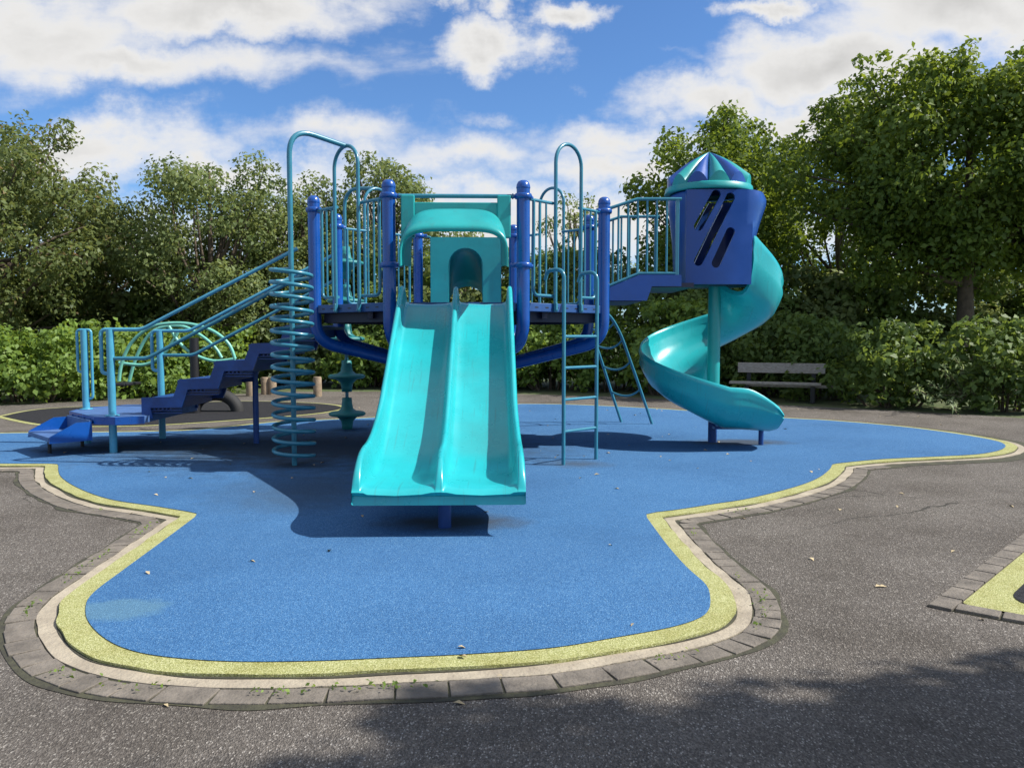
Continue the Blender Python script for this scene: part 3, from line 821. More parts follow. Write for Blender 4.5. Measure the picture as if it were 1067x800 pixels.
for a, b in (((745.5, 203), (727.5, 236)), ((760.5, 206), (727.5, 272.5)), ((760.5, 242), (745.5, 274.5))):
    A = P(*a, FY); Bp = P(*b, FY); dv = (Bp-A).normalized(); pv = Vector((-dv.z, 0, dv.x)); w = .052
    ring = []
    for k in range(13): an = PI*k/12; ring.append(A+(pv*math.cos(an)-dv*math.sin(an))*w)
    for k in range(13): an = PI*k/12; ring.append(Bp+(-pv*math.cos(an)+dv*math.sin(an))*w)
    r1 = [p+V3(0, -.15, 0) for p in ring]; r2 = [p+V3(0, .15, 0) for p in ring]; nn = len(ring)
    for r1, r2 in ((r1, r2), ([p+V3(.10, .75, .06) for p in ring], [p+V3(.10, 1.2, .06) for p in ring])): cuts.add(r1+r2, [tuple(range(nn)), tuple(reversed(range(nn, 2*nn)))]+[(i, (i+1) % nn, nn+(i+1) % nn, nn+i) for i in range(nn)], False)
co_ = cuts.build('cutter', M['purple'])
bo_ = tur.modifiers.new('cut', 'BOOLEAN'); bo_.object = co_; bo_.operation = 'DIFFERENCE'; bo_.solver = 'EXACT'
dg = bpy.context.evaluated_depsgraph_get(); dg.update()
newme = bpy.data.meshes.new_from_object(tur.evaluated_get(dg)); tur.modifiers.clear(); tur.data = newme
bpy.data.objects.remove(co_); sharp(newme, 38)
# doorway side is open into the bridge: dark inner floor
MB().lathe([(.0, 0), (.44, 0), (.44, .03), (0, .03)], V3(TX, TY, zb), 24).build('turret_floor', M['under'], tur)
# roof
rc = V3(P(738.7, 170, TY).x, TY, 0); zrim = P(739, 189, TY-.5).z; zpk = P(739, 158.5, TY).z; Rf = .505
rf = MB()
for gidx in range(12):
    rowT = []; rowM = []; rowB = []; rowP = []
    a0 = 2*PI*gidx/12+math.radians(-90+15*0+1-15+0)
    n_ = 10
    grid_rows = []
    for j in range(n_+1):
        u = j/n_; an = a0+u*2*PI/12; sA = math.sin(PI*u)
        zb_ = zrim+.13*sA**.8; rb_ = Rf*(.965-.0*sA)
        bulge = .016*sA
        colr = []
        for q in range(7):
            t = q/6
            r_ = rb_*t + bulge*math.sin(PI*t)*.8; z = zpk+(zb_-zpk)*t + .006*math.sin(PI*t)*(1) + bulge*math.sin(PI*min(t*1.1, 1))
            colr.append(rc+V3(r_*math.cos(an), r_*math.sin(an), z))
        grid_rows.append(colr)
    mi = gidx % 2
    rf.grid(grid_rows, True, mi=mi)
    lowr = [[r[-1] for r in grid_rows], [V3(r[-1].x, r[-1].y, zrim) for r in grid_rows]]
    rf.grid(lowr, False, mi=mi)
roof = rf.build('turret_roof', [M['teal2'], M['purple']], tur)
rimm = MB().lathe([(Rf*.9, .0), (Rf*.99, .012), (Rf*1.01, -.0), (Rf*1.02, -.035), (Rf*1.035, -.062), (Rf*1.02, -.07), (Rf*.9, -.068)], V3(rc.x, rc.y, zrim), 48)
rimm.build('roof_rim', M['teal2'], roof)
# ---- spiral slide
SC = V3(2.46, 9.72, 0)
sec = [(.05, .02), (.06, .10), (.085, .115), (.11, .09), (.15, .03), (.25, -.025), (.40, -.05), (.55, -.045), (.68, .0), (.77, .07), (.83, .17), (.85, .27), (.865, .30), (.862, .36), (.875, .40), (.885, .405), (.895, .39), (.905, .345), (.882, .29), (.898, .22), (.868, .15), (.80, .03), (.70, -.045), (.56, -.09), (.40, -.095), (.23, -.07), (.12, -.01)]
rows = []
tot = 305
for k in range(0, 90):
    th_ = -56+k*4.0
    if th_ > 271: break
    f = max(0, (th_+52)/322)
    zf = 1.90-1.555*f**.92
    boost = max(0, min(1, (24-th_)/80)); boost = boost*boost*(3-2*boost)
    wf_ = max(.12, min(1, (th_+60)/26)); a = math.radians(th_); row = []
    for r_, z in sec:
        if z > .05 and r_ > .4: z = z*(1+.42*boost)
        if r_ > .3: r_ = .3+(r_-.3)*(1-.53*boost)
        row.append(SC+V3(r_*math.cos(a), r_*math.sin(a), zf+z))
    rows.append(row)
zlast = zf
for k in range(1, 11):
    t = k/10; x = .60*t; zf = zlast-.05*t
    row = []
    for r_, z in sec:
        sc_ = 1-.62*max(0, (t-.25)/.75)**1.5
        if z > .05: z = .05+(z-.05)*sc_
        if t > .95: z = z*.8-.0
        row.append(SC+V3(x-(.03 if r_ < .2 else 0), -r_+ (.09*t if r_ > .5 else -.03*t), zf+z))
    rows.append(row)
ss = MB().grid(rows, True, close_u=True); nn = len(sec)
ss.add(rows[0], [tuple(range(nn))], False); ss.add(rows[-1], [tuple(range(nn))], False)
sps = ss.build('spiral_slide', M['teal'], root); sharp(sps.data, 60)
MB().tube([SC+V3(0, 0, .30), SC+V3(0, 0, 1.95)], .075, 20).build('centre_pole', M['teal2'], sps)
MB().tube([SC+V3(0, 0, 0), SC+V3(0, 0, .30)], .055, 14).build('base_post', M['navy'], sps)
q = G(790, 464.5); MB().tube([V3(q.x, q.y-.1, 0), V3(q.x, q.y-.1, .25)], .03, 12).build('leg', M['navy'], sps)
MB().box(V3((q.x+SC.x)/2, q.y-.1, .235), (.62, .10, .03)).build('bracket', M['navy'], sps)

# ------------------------------------------------------------------ bench
bl = G(768, 417.5); brr = G(861, 420.5); e = (brr-bl); L_ = e.length; an = math.atan2(e.y, e.x); e.normalize(); bnr = V3(-e.y, e.x, 0)
cb = (bl+brr)/2; cb = V3(cb.x, cb.y+.08, 0)
bench = empty('park_bench', cb, 'weathered grey timber bench with one back board in front of the hedge', 'bench')
ph = lambda y: P(810, y, cb.y).z
MB().box(cb+bnr*.16+V3(0, 0, (ph(378.5)+ph(389))/2), (L_*.99, .045, ph(378.5)-ph(389)), an, bevel=.006).build('backrest', M['wood'], bench)
MB().box(cb-bnr*.12-e*.09+V3(0, 0, ph(399)), (L_*1.03, .15, .05), an, bevel=.006).build('seat', M['wood'], bench)
MB().box(cb+bnr*.05+e*.22+V3(0, 0, ph(401)-.02), (L_*1.03, .12, .05), an, bevel=.006).build('seat', M['wood'], bench)
for s_ in (-.62, .62):
    b_ = MB().box(cb+e*s_-bnr*.02+V3(0, 0, ph(400)/2-.02), (.08, .22, ph(400)-.04), an); b_.box(cb+e*s_+bnr*.20+V3(0, 0, ph(385)/2), (.08, .05, ph(385)), an)
    b_.build('leg', M['black'], bench)

# ------------------------------------------------------------------ seesaw-like mint spring frame, tyre, bollards
bpx = G(204, 430.5)
D = bpx.y
sw = empty('seesaw', (bpx.x, bpx.y, 0), 'mint green arched tube seesaw on a black post behind the steps', 'seesaw')
MB().tube([V3(bpx.x, bpx.y, 0), V3(bpx.x, bpx.y, P(204, 352, D).z)], .075, 16).build('post', M['black'], sw)
def arc(pp, Y, r=.028): return MB().tube(catmull([P(x, y, Y) for x, y in pp], 6), r, 10)
for nm, pp, dy in (('frame_tube', [(124, 397), (127, 378), (137, 357), (155, 342), (176, 337), (200, 338), (222, 345), (238, 358), (245, 374)], -.35),
               ('frame_tube', [(134, 400), (141, 375), (152, 353), (166, 342), (190, 340), (210, 350), (224, 362), (231, 373)], .35),
               ('frame_tube', [(124, 378), (150, 380), (168, 371), (180, 356), (186, 344)], 0.0),
               ('frame_tube', [(245, 374), (222, 376), (200, 368), (186, 356), (176, 340)], 0.0)):
    arc(pp, D+dy).build(nm, M['mint'], sw)
for x, y, dy in ((129, 400, 0), (240, 378, 0.1)):
    c = P(x, y, D+dy); MB().box(c, (.32, .6, .045), bevel=.015).build('seat', M['black'], sw)
ty = G(226, 428.5); tb = MB(); R1, R2 = .42, .12
rows = []
for k in range(25):
    a = PI*k/24; ctr = V3(ty.x+R1*math.cos(a)*.9, ty.y-.05, R1*math.sin(a)*.72)
    dr = V3(math.cos(a), 0, math.sin(a)); rows.append([ctr+dr*(R2*math.cos(b))*.9+V3(0, 1, 0)*R2*math.sin(b) for b in [2*PI*j/14 for j in range(14)]])
tb.grid(rows, True, close_u=True)
tag(tb.build('tyre', M['tyre']), 'half buried black rubber tyre beside the black seesaw post', 'tyre')
bl_ = [(261, 412.5, 393, 'pale round log bollard standing alone nearest the climbing stairs'), (276.5, 411, 393, 'short brown log bollard, left one of the close pair left of the coil'),
       (284, 411, 393, 'short brown log bollard, right one of the close pair left of the coil'), (331, 413, 392.5, 'log bollard just right of the coil climber in front of the hedge')]
for x, y, yt, lab in bl_:
    q = G(x, y); hz_ = P(x, yt, q.y).z
    b_ = MB().tube([V3(q.x, q.y, -.05), V3(q.x, q.y, hz_-.02), V3(q.x, q.y, hz_)], [.095, .09, .078], 14)
    tag(b_.build('log_bollard', M['log']), lab, 'bollard', 'log bollards at the far edge of the paving')

# ------------------------------------------------------------------ vegetation
def leaves_mesh(name, pts, nrm, size, m, aspect=.62, jit=.75, seed=0, cl=None):
    r = np.random.default_rng(seed); n = len(pts)
    size = size*1.12
    nrm = nrm + r.normal(0, jit, (n, 3)); nrm /= np.linalg.norm(nrm, axis=1)[:, None]
    t = r.normal(0, 1, (n, 3)); t[:, 2] -= .35; t -= nrm*np.sum(t*nrm, 1)[:, None]; t /= np.linalg.norm(t, axis=1)[:, None]
    b = np.cross(nrm, t); s = size*r.uniform(.6, 1.25, (n, 1))
    p0 = pts-t*s*.5; p2 = pts+t*s*.5-nrm*s*.12; p1 = pts+b*s*aspect*.5-t*s*.05+nrm*s*.10; p3 = pts-b*s*aspect*.5-t*s*.05+nrm*s*.10
    V = np.stack([p0, p1, p2, p3], 1).reshape(-1, 3)
    me = bpy.data.meshes.new(name)
    me.vertices.add(4*n); me.vertices.foreach_set('co', V.astype(np.float32).ravel())
    me.loops.add(4*n); me.loops.foreach_set('vertex_index', np.arange(4*n, dtype=np.int32))
    me.polygons.add(n); me.polygons.foreach_set('loop_start', np.arange(0, 4*n, 4, dtype=np.int32))
    try: me.polygons.foreach_set('loop_total', np.full(n, 4, dtype=np.int32))
    except Exception: pass
    me.update(calc_edges=True)
    at = me.attributes.new('leafrand', 'FLOAT', 'FACE'); 
    val = r.uniform(0, 1, n)
    if cl is not None: val = np.where(val > .96, val, .45*val+.55*cl)
    at.data.foreach_set('value', val.astype(np.float32))
    me.materials.append(m); return me
def clump_cloud(centres, radii, per, r, flat=.8, up=.25):
    out = []; nr = []; global CL; CL = []
    for c, R in zip(centres, radii):
        k = max(20, int(per*R*R))
        d = r.normal(0, 1, (k, 3)); d /= np.linalg.norm(d, axis=1)[:, None]
        rad = R*r.uniform(.35, 1.0, (k, 1))**.6*(1+.25*r.normal(0, 1, (k, 1))*.5)
        CL.append(np.full(k, r.uniform(0, 1)))
        p = c+d*rad*np.array([1, 1, flat]); out.append(p)
        nv = d.copy(); nv[:, 2] += up*2.2; nr.append(nv)
    return np.concatenate(out), np.concatenate(nr)
def make_tree(name, H, W, trunk_h, m, label, loc, seed, nclump=150, per=520, leaf=.12, group='trees behind the playground', crown_low=1.0, trunk_r=.2, cr=.62, shape=1.0, cat='tree', D=None, lean=(0, 0)):
    H *= 1.05
    r = np.random.default_rng(seed); rd = random.Random(seed)
    root_ = empty(name, loc, label, cat, group)
    cz = (H+crown_low)/2; hz_ = (H-crown_low)/2; D = D or W
    cs = []; rs_ = []
    while len(cs) < nclump:
        d = r.normal(0, 1, 3); d /= np.linalg.norm(d)
        f = r.uniform(.35, 1.0)**.6
        lob = 1+.20*mnoise.noise(Vector((d[0]*2.1+seed*3.3, d[1]*2.1, d[2]*2.1)))+.10*mnoise.noise(Vector((d[0]*5+seed, d[1]*5, d[2]*5)))
        wz = 1.0 if d[2] > 0 else (1.0)
        taper = 1-.18*max(0, -d[2])
        c = np.array([d[0]*(W/2-cr*.6)*f*lob*taper+lean[0]*d[2], d[1]*(D/2-cr*.6)*f*lob*taper, cz+d[2]*(hz_-cr*.5)*f*lob*wz])
        cs.append(c); rs_.append(cr*r.uniform(.55, 1.2)*(1.0 if f < .85 else .8))
    # sprigs on the outline
    for _ in range(int(nclump*.5)):
        d = r.normal(0, 1, 3); d[2] = abs(d[2])*.9; d /= np.linalg.norm(d)
        lob = 1+.20*mnoise.noise(Vector((d[0]*2.1+seed*3.3, d[1]*2.1, d[2]*2.1)))
        c = np.array([d[0]*(W/2)*1.0*lob+lean[0]*d[2], d[1]*(D/2)*lob, cz+d[2]*hz_*lob*r.uniform(.92, 1.03)])
        if min(np.linalg.norm(np.array(cs[:nclump])-c, axis=1)) > cr*.95: continue
        cs.append(c*np.array([.96,.96,1])); rs_.append(cr*r.uniform(.3, .5))
    cs = np.array(cs)
    pts, nr = clump_cloud(cs, rs_, per*1.45, r)
    me = leaves_mesh('crown', pts, nr, leaf, m, seed=seed, cl=np.concatenate(CL))
    cr_o = bpy.data.objects.new('crown', me); COL.objects.link(cr_o); cr_o.parent = root_
    tb_ = MB(); fork = trunk_h
    tb_.tube(catmull([V3(0, 0, -.1), V3(.03, 0, fork*.5), V3(lean[0]*.1, .02, fork), V3(lean[0]*.3, 0, fork+(H-fork)*.35), V3(lean[0]*.5, .05, H*.86)], 5), [trunk_r*(1.25 if i < 2 else 1-.85*i/20) for i in range(21)], 10)
    order = sorted(range(nclump), key=lambda i: -np.hypot(cs[i][0], cs[i][2]-cz))[:34]
    for i in order:
        c = Vector(cs[i]); st_ = V3(lean[0]*.2, 0, fork+rd.uniform(-.1, .35)*(H-fork)*.9)
        if c.z < st_.z: st_.z = max(fork*.75, c.z-.3)
        mid = (st_+c)/2+V3(rd.uniform(-.3, .3), rd.uniform(-.3, .3), rd.uniform(-.15, .45)*.6)
        tb_.tube(catmull([st_, (st_+mid)/2+V3(0, 0, -.05), mid, c], 3), [trunk_r*.38*(1-.88*k/9) for k in range(10)], 6)
    o = tb_.mesh('trunk'); o.materials.clear(); o.materials.append(M['bark'])
    to = bpy.data.objects.new('trunk', o); COL.objects.link(to); to.parent = root_
    return root_
def at(px, Y): return V3((px-533.5)*Y/F, Y, 0)
def ht(py, Y): return CZ+(HOR-py)*Y/F
T = []
# left big tree
T.append(make_tree('field_maple', ht(100, 17.5), 8.6, 1.2, M['leafA'], 'broad olive green tree filling the left edge of the picture', at(-30, 18.5), 11, 250, 560, .105, crown_low=.5, cr=.62))
T.append(make_tree('field_maple', ht(222, 22), 4.6, 1.2, M['leafA'], 'lower dark tree in the dip between the left edge tree and the pale leafy one', at(112, 22), 12, 90, 430, .11, crown_low=.3, cr=.6))
T.append(make_tree('cherry_tree', ht(152, 19.5), 5.0, 1.3, M['leafB'], 'pale green loose tree rising above the blue stairs', at(222, 20), 13, 150, 520, .10, crown_low=.4, cr=.55))
T.append(make_tree('cherry_tree', ht(186, 21), 3.6, 1.3, M['leafB'], 'slender tree directly behind the coil climber and left hoop', at(318, 21.5), 14, 90, 480, .10, crown_low=.3, cr=.5))
T.append(make_tree('field_maple', ht(160, 22), 4.4, 1.4, M['leafB'], 'rounded olive tree behind the front left posts of the climbing frame', at(400, 22.5), 15, 120, 480, .11, crown_low=.3, cr=.55))
T.append(make_tree('small_birch', ht(232, 26), 5.2, 1.2, M['leafB'], 'low thin tree seen through the turquoise slide hood', at(488, 26), 16, 70, 400, .11, crown_low=.3, cr=.55))
T.append(make_tree('small_birch', ht(205, 25), 4.2, 1.2, M['leafB'], 'sparse little tree behind the right hoop and ladder', at(598, 25), 17, 75, 330, .10, crown_low=.3, cr=.5))
T.append(make_tree('sycamore', ht(116, 20), 5.0, 2.2, M['leafC'], 'dark green tree directly behind the turret roof', at(748, 20.5), 18, 150, 520, .125, crown_low=1.0, cr=.6, trunk_r=.17))
T.append(make_tree('sycamore', ht(62, 17.0), 7.8, 2.9, M['leafC'], 'tallest broad sycamore with forked trunk behind the bench', at(1003, 17.2), 19, 270, 560, .122, crown_low=1.95, cr=.62, trunk_r=.23, D=5.0))
T.append(make_tree('sycamore', ht(96, 22), 6.4, 2.0, M['leafC'], 'shaded tree with thin trunk between the turret and the tallest sycamore', at(872, 23), 20, 150, 500, .125, crown_low=.6, cr=.6, trunk_r=.14))
T.append(make_tree('sycamore', ht(80, 23), 6.0, 2.0, M['leafC'], 'bright green tree at the right edge beyond the tallest sycamore', at(1085, 23), 21, 100, 440, .14, crown_low=.5, cr=.6, trunk_r=.14))
# overhanging tree to the right of the photographer that throws the near shade
sh = make_tree('sycamore', 7.3, 5.6, 2.6, M['leafC'], 'overhanging tree right of the photographer that shades the near paving', (7.45, .92, 0), 22, 140, 600, .15, crown_low=3.0, cr=.6, trunk_r=.2, D=4.0)

# far screen of foliage low down so the hedge has no bare gaps
def bush(name, label, W, Dp, H, m, loc, seed, leaf=.10, per=600, n=28, group='shrubs in the hedge behind the playground', cr=.42, spiky=0):
    r = np.random.default_rng(seed); root_ = empty(name, loc, label, 'shrub', group)
    cs = []; rs_ = []
    for _ in range(n):
        x = r.uniform(-1, 1); y = r.uniform(-1, 1); prof_ = (1-abs(x)**3*.35)
        z = H*prof_*(r.uniform(.12, .92)); cs.append(np.array([x*W/2, y*Dp/2, z])); rs_.append(cr*r.uniform(.6, 1.15))
    for _ in range(n):
        x = r.uniform(-1, 1); cs.append(np.array([x*W/2, r.uniform(-.6, .8)*Dp/2, H*r.uniform(.85, 1.06)])); rs_.append(cr*r.uniform(.3, .55))
    for _ in range(int(n*1.0)):
        x = r.uniform(-1, 1); cs.append(np.array([x*W/2, -Dp/2*r.uniform(.8, 1.1), H*r.uniform(.1, .75)])); rs_.append(cr*r.uniform(.4, .7))
    pts, nr = clump_cloud(cs, rs_, per, r)
    keep = pts[:, 2] > .02; pts = pts[keep]; nr = nr[keep]; cl_ = np.concatenate(CL)[keep]; nr[:, 1] -= .35
    o = bpy.data.objects.new('foliage', leaves_mesh('foliage', pts, nr, leaf, m, seed=seed, cl=cl_)); COL.objects.link(o); o.parent = root_
    st_ = MB(); rd = random.Random(seed)
    for i in range(min(14, n)):
        c = Vector(cs[i]); st_.tube([V3(c.x*.5, c.y*.5, -.05), V3(c.x*.8, c.y*.8, c.z*.5), c], [.03, .02, .008], 5)
    me_ = st_.mesh('stem'); me_.materials.append(M['bark']); so = bpy.data.objects.new('stem', me_); COL.objects.link(so); so.parent = root_
    return root_
left = [(-70, 422, 350), (5, 421.5, 351), (72, 417, 345), (135, 414, 352), (196, 410, 344)]
names = ['sunlit leafy shrub cut by the left edge of the picture', 'sunlit leafy shrub at the left end of the hedge', 'bright shrub behind the light blue grab loops', 'bright shrub behind the mint green seesaw tubes', 'shrub behind the black seesaw post']
for k, (px, pb, pt) in enumerate(left):
    q = G(px, pb); bush('hedge_shrub', names[k], 2.3, 1.3, ht(pt, q.y+.7)*1.03, M['leafD'], V3(q.x, q.y+.75, 0), 40+k, .115, 620, 26)
mid_ = [(262, 398, 338, 'dark shrub behind the lone log bollard', 'leafE'), (322, 400, 330, 'dark shrub behind the coil climber', 'leafE'), (380, 405, 333, 'bushy green shrub behind the stacked pods', 'leafD'), (450, 406, 330, 'shrub hidden behind the twin slide', 'leafD'), (520, 406, 330, 'shrub just left of the ladder behind the slide edge', 'leafD'),
        (578, 408, 325, 'shrub seen between the ladder rungs', 'leafD'), (640, 409, 318, 'tall shrub behind the curved climber', 'leafD'), (702, 413, 322, 'tall shrub behind the left bend of the spiral slide', 'leafD'), (765, 416, 330, 'shrub behind the left end of the bench', 'leafE'), (828, 419, 333, 'shrub behind the right end of the bench', 'leafE'),
        (890, 423, 338, 'shrub just right of the bench', 'leafE'), (950, 427, 345, 'shrub left of the pale willow sprays', 'leafE'), (1075, 432, 340, 'shrub cut by the right edge of the picture', 'leafE')]
for k, (px, pb, pt, lab, mm) in enumerate(mid_):
    q = G(px, pb); bush('hedge_shrub', lab, 1.9 if px < 700 else 1.6, 1.3, ht(pt, q.y+.7)*1.02, M[mm], V3(q.x, q.y+(1.75 if px > 730 and px < 900 else .75), 0), 60+k, .125, 560, 26)
# back row, closes the view under the crowns
back = [(-60, 300), (30, 305), (130, 300), (215, 300), (300, 300), (390, 298), (480, 300), (565, 290), (650, 296), (740, 300), (830, 310), (920, 318), (1010, 318), (1100, 300)]
bn = ['far left edge', 'left end', 'mint green seesaw', 'blue stairs', 'coil climber', 'stacked pods', 'double slide', 'ladder', 'curved climber', 'spiral slide pole', 'bench', 'thin trunk', 'forked trunk', 'right edge']
for k, (px, pt) in enumerate(back):
    Y = 20.5 if px < 700 else 18.6
    bush('background_shrub', 'tall shaded shrub in the back row behind the %s' % bn[k], 3.3, 1.6, ht(pt-22, Y), M['leafE'] if k % 2 else M['leafB'], at(px, Y+.6), 90+k, .15, 620, 30, group='back row of shrubs under the trees', cr=.6)
# willow-like sprays right
q = G(1028, 431); wroot = empty('willow_shrub', V3(q.x, q.y+.5, 0), 'pale shrub with long narrow silvery sprays near the right edge', 'shrub')
r = np.random.default_rng(5); wp = []; wn = []; stm = MB()
for k in range(60):
    b0 = np.array([r.uniform(-.8, .9), r.uniform(-.3, .5), r.uniform(.1, .5)]); dx = np.array([r.uniform(-.9, .9)-.1, r.uniform(-.9, .3), r.uniform(.25, 1.15)]); L1 = r.uniform(.5, 1.2)
    ptsx = [b0+dx*L1*t+np.array([0, 0, -.35*t*t*L1]) for t in np.linspace(0, 1, 8)]
    stm.tube([Vector(p) for p in ptsx], .006, 4)
    for t in np.linspace(.05, 1, 34):
        p = b0+dx*L1*t+np.array([0, 0, -.35*t*t*L1]); wp.append(p+r.normal(0, .035, 3)); wn.append(np.array([0, -.3, 1.0])+r.normal(0, .4, 3))
wo = bpy.data.objects.new('foliage', leaves_mesh('foliage', np.array(wp), np.array(wn), .12, M['leafW'], aspect=.22, jit=.4, seed=4)); COL.objects.link(wo); wo.parent = wroot
me_ = stm.mesh('stem'); me_.materials.append(M['bark']); so = bpy.data.objects.new('stem', me_); COL.objects.link(so); so.parent = wroot

# leaf litter and twigs on the paving
lt = []; ln_ = []; BL = offset_poly(OUT, .02)
r = np.random.default_rng(3)
for k in range(150):
    if k < 60: x, y = r.uniform(-5, 5), r.uniform(2.2, 9)
    elif k < 110: x, y = r.uniform(-4.5, 3), r.uniform(7, 12)
    else: x, y = r.uniform(-7, 8), r.uniform(11, 15)
    inside = False; q_ = BL[-1]
    for p_ in BL:
        if (p_.y > y) != (q_.y > y) and x < (q_.x-p_.x)*(y-p_.y)/(q_.y-p_.y)+p_.x: inside = not inside
        q_ = p_
    lt.append((x, y, .034 if inside else .006)); ln_.append((0, 0, 1))
lit = leaves_mesh('leaf_litter', np.array(lt), np.array(ln_, dtype=float), .045, M['dryleaf'], aspect=.5, jit=.15, seed=8)
lo_ = bpy.data.objects.new('leaf_litter', lit); COL.objects.link(lo_); tag(lo_, 'scattered pale dry leaves on the paving and rubber', 'leaves', kind='stuff')
# weeds growing in the kerb joints
wpts = []
bk = [p for p in offset_poly(OUT, .125) if p.y < 6]
for k in range(500):
    p = bk[int(r.integers(len(bk)))]
    if mnoise.noise(Vector((p.x*2.2, p.y*2.2, 0))) < .12: continue
    wpts.append((p.x+r.normal(0, .02), p.y+r.normal(0, .02), .02+abs(r.normal(0, .006))))
if wpts:
    wm = leaves_mesh('kerb_moss', np.array(wpts), np.tile([0, 0, 1.0], (len(wpts), 1)), .018, M['leafD'], jit=.7, seed=2)
    o = bpy.data.objects.new('kerb_moss', wm); COL.objects.link(o); tag(o, 'tiny green weeds growing in the joints of the brick edging', 'weeds', kind='stuff')

# ------------------------------------------------------------------ light and sky
sd_ = Vector((.94, -.09, 1.0)).normalized(); elev = math.asin(sd_.z); rot = math.atan2(sd_.x, sd_.y)
sl = bpy.data.lights.new('sun', 'SUN'); sl.energy = 5.0; sl.angle = math.radians(.53); sl.color = (1, .955, .89)
so = bpy.data.objects.new('sun', sl); COL.objects.link(so); so.rotation_euler = sd_.to_track_quat('Z', 'Y').to_euler(); so.location = (10, 0, 15)
w = bpy.data.worlds.new('World'); scn.world = w; w.use_nodes = True
N = w.node_tree.nodes; Lk = w.node_tree.links; bg = N['Background']; bg.inputs['Strength'].default_value = .10
sky = N.new('ShaderNodeTexSky'); sky.sky_type = 'NISHITA'; sky.sun_disc = False; sky.sun_elevation = elev; sky.sun_rotation = rot
sky.air_density = 1.0; sky.dust_density = .4; sky.ozone_density = 4.0
tc = N.new('ShaderNodeTexCoord'); sp_ = N.new('ShaderNodeSeparateXYZ'); Lk.new(tc.outputs['Generated'], sp_.inputs[0])
def math_(op, a, b=None, c=None):
    n = N.new('ShaderNodeMath'); n.operation = op
    for i, v in enumerate((a, b, c)):
        if v is None: continue
        if isinstance(v, (int, float)): n.inputs[i].default_value = v
        else: Lk.new(v, n.inputs[i])
    return n.outputs[0]
yy = math_('MAXIMUM', math_('ABSOLUTE', sp_.outputs['Y']), .15)
uu = math_('DIVIDE', sp_.outputs['X'], yy); ww = math_('DIVIDE', sp_.outputs['Z'], yy)
cb_ = N.new('ShaderNodeCombineXYZ'); Lk.new(uu, cb_.inputs[0]); Lk.new(ww, cb_.inputs[1])
nz1 = N.new('ShaderNodeTexNoise'); nz1.inputs['Scale'].default_value = 3.2; nz1.inputs['Detail'].default_value = 9; nz1.inputs['Roughness'].default_value = .58; nz1.inputs['Distortion'].default_value = .35
mp = N.new('ShaderNodeMapping'); mp.inputs['Scale'].default_value = (1.0, 2.3, 1); mp.inputs['Rotation'].default_value = (0, 0, -.15); Lk.new(cb_.outputs[0], mp.inputs[0]); Lk.new(mp.outputs[0], nz1.inputs['Vector'])
nzf = N.new('ShaderNodeTexNoise'); nzf.inputs['Scale'].default_value = 14; nzf.inputs['Detail'].default_value = 6; nzf.inputs['Roughness'].default_value = .6; Lk.new(mp.outputs[0], nzf.inputs['Vector'])
blobs = [(60, 35, 190, 70, 1.0), (250, 12, 170, 36, 1.25), (160, 72, 220, 32, .95), (330, 74, 150, 30, .52), (530, 235, 800, 40, .95), (80, 165, 240, 42, 1.05), (330, 150, 190, 28, .6), (480, 12, 42, 22, 1.15), (588, 20, 50, 19, 1.2), (512, 62, 66, 26, 1.15), (500, 168, 170, 30, .75), (520, 125, 80, 14, .45),
         (640, 150, 120, 34, .9), (740, 112, 130, 38, 1.15), (870, 72, 140, 50, 1.3), (1010, 28, 190, 60, 1.35), (850, 130, 230, 45, 1.0), (700, 165, 190, 36, .95), (800, 10, 45, 14, 1.0), (660, 185, 180, 30, 1.0), (690, 55, 40, 10, .25), (600, 95, 80, 12, .3), (240, 190, 260, 30, .95),
         (150, -120, 500, 50, .9), (900, -90, 350, 60, .9)]
wn_ = N.new('ShaderNodeTexNoise'); wn_.inputs['Scale'].default_value = 5.5; wn_.inputs['Detail'].default_value = 7; wn_.inputs['Roughness'].default_value = .62; Lk.new(cb_.outputs[0], wn_.inputs['Vector'])
ws_ = N.new('ShaderNodeVectorMath'); ws_.operation = 'SUBTRACT'; Lk.new(wn_.outputs['Color'], ws_.inputs[0]); ws_.inputs[1].default_value = (.5, .5, .5)
wk_ = N.new('ShaderNodeVectorMath'); wk_.operation = 'MULTIPLY_ADD'; Lk.new(ws_.outputs[0], wk_.inputs[0]); wk_.inputs[1].default_value = (.30, .17, 0); Lk.new(cb_.outputs[0], wk_.inputs[2])
warped = wk_.outputs[0]
acc = None
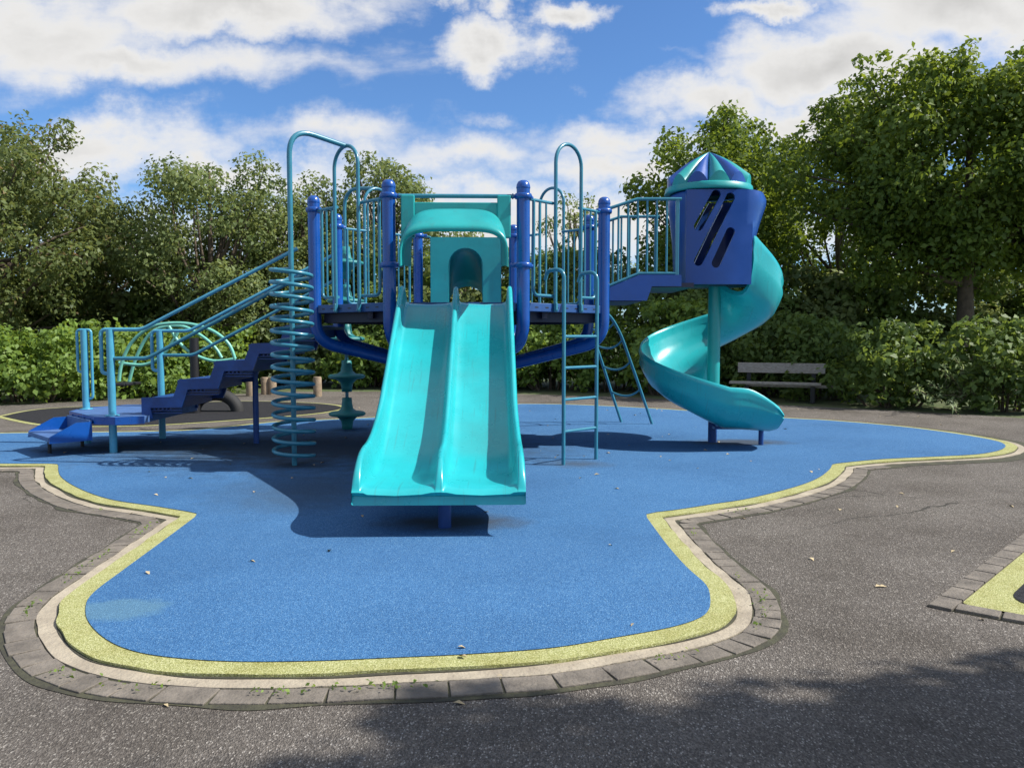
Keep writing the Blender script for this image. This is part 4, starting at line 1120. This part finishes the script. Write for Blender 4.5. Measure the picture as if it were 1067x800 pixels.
for bx_, by_, rx, ry, sg in blobs:
    vm = N.new('ShaderNodeVectorMath'); vm.operation = 'SUBTRACT'; Lk.new(warped, vm.inputs[0]); vm.inputs[1].default_value = ((bx_-533.5)/F, (HOR-by_)/F, 0)
    v2 = N.new('ShaderNodeVectorMath'); v2.operation = 'MULTIPLY'; Lk.new(vm.outputs[0], v2.inputs[0]); v2.inputs[1].default_value = (F/rx, F/ry, 0)
    v3 = N.new('ShaderNodeVectorMath'); v3.operation = 'LENGTH'; Lk.new(v2.outputs[0], v3.inputs[0])
    d_ = math_('MULTIPLY', math_('MAXIMUM', math_('SUBTRACT', 1.35, v3.outputs['Value']), 0.0), sg)
    acc = d_ if acc is None else math_('MAXIMUM', acc, d_)
hi = math_('MULTIPLY', math_('MINIMUM', math_('MAXIMUM', math_('SUBTRACT', ww, .75), 0.0), 1.0), .72)
bk_ = math_('MULTIPLY', math_('LESS_THAN', sp_.outputs['Y'], 0.0), .5)
acc = math_('MAXIMUM', acc, math_('MAXIMUM', hi, bk_))  # unseen cloud overhead and behind the camera, added to neutralise the ambient light
dens = math_('ADD', acc, math_('MULTIPLY_ADD', nz1.outputs['Fac'], 2.3, -1.3))
dens = math_('ADD', dens, math_('MULTIPLY_ADD', nzf.outputs['Fac'], .7, -.35))
mk = N.new('ShaderNodeMapRange'); mk.interpolation_type = 'SMOOTHSTEP'; mk.inputs['From Min'].default_value = .0; mk.inputs['From Max'].default_value = 1.0; Lk.new(dens, mk.inputs['Value'])
# cloud brightness: thicker parts greyer
br_ = N.new('ShaderNodeMapRange'); br_.inputs['From Min'].default_value = .6; br_.inputs['From Max'].default_value = 1.9; br_.inputs['To Min'].default_value = 6.6; br_.inputs['To Max'].default_value = 4.3; Lk.new(dens, br_.inputs['Value'])
cc_ = N.new('ShaderNodeVectorMath'); cc_.operation = 'SCALE'; cc_.inputs[0].default_value = (.985, .975, .96); Lk.new(br_.outputs[0], cc_.inputs['Scale'])
sg_ = N.new('ShaderNodeVectorMath'); sg_.operation = 'MULTIPLY'; Lk.new(sky.outputs[0], sg_.inputs[0]); sg_.inputs[1].default_value = (.66, .88, 1.12)
mx = N.new('ShaderNodeMix'); mx.data_type = 'RGBA'; Lk.new(mk.outputs[0], mx.inputs['Factor']); Lk.new(sg_.outputs[0], mx.inputs['A']); Lk.new(cc_.outputs[0], mx.inputs['B'])
Lk.new(mx.outputs['Result'], bg.inputs['Color'])

scn.view_settings.view_transform = 'Standard'; scn.view_settings.look = 'None'; scn.view_settings.gamma = 1; scn.view_settings.exposure = .5
scn.render.engine = 'CYCLES'; scn.cycles.max_bounces = 6; scn.cycles.transparent_max_bounces = 4
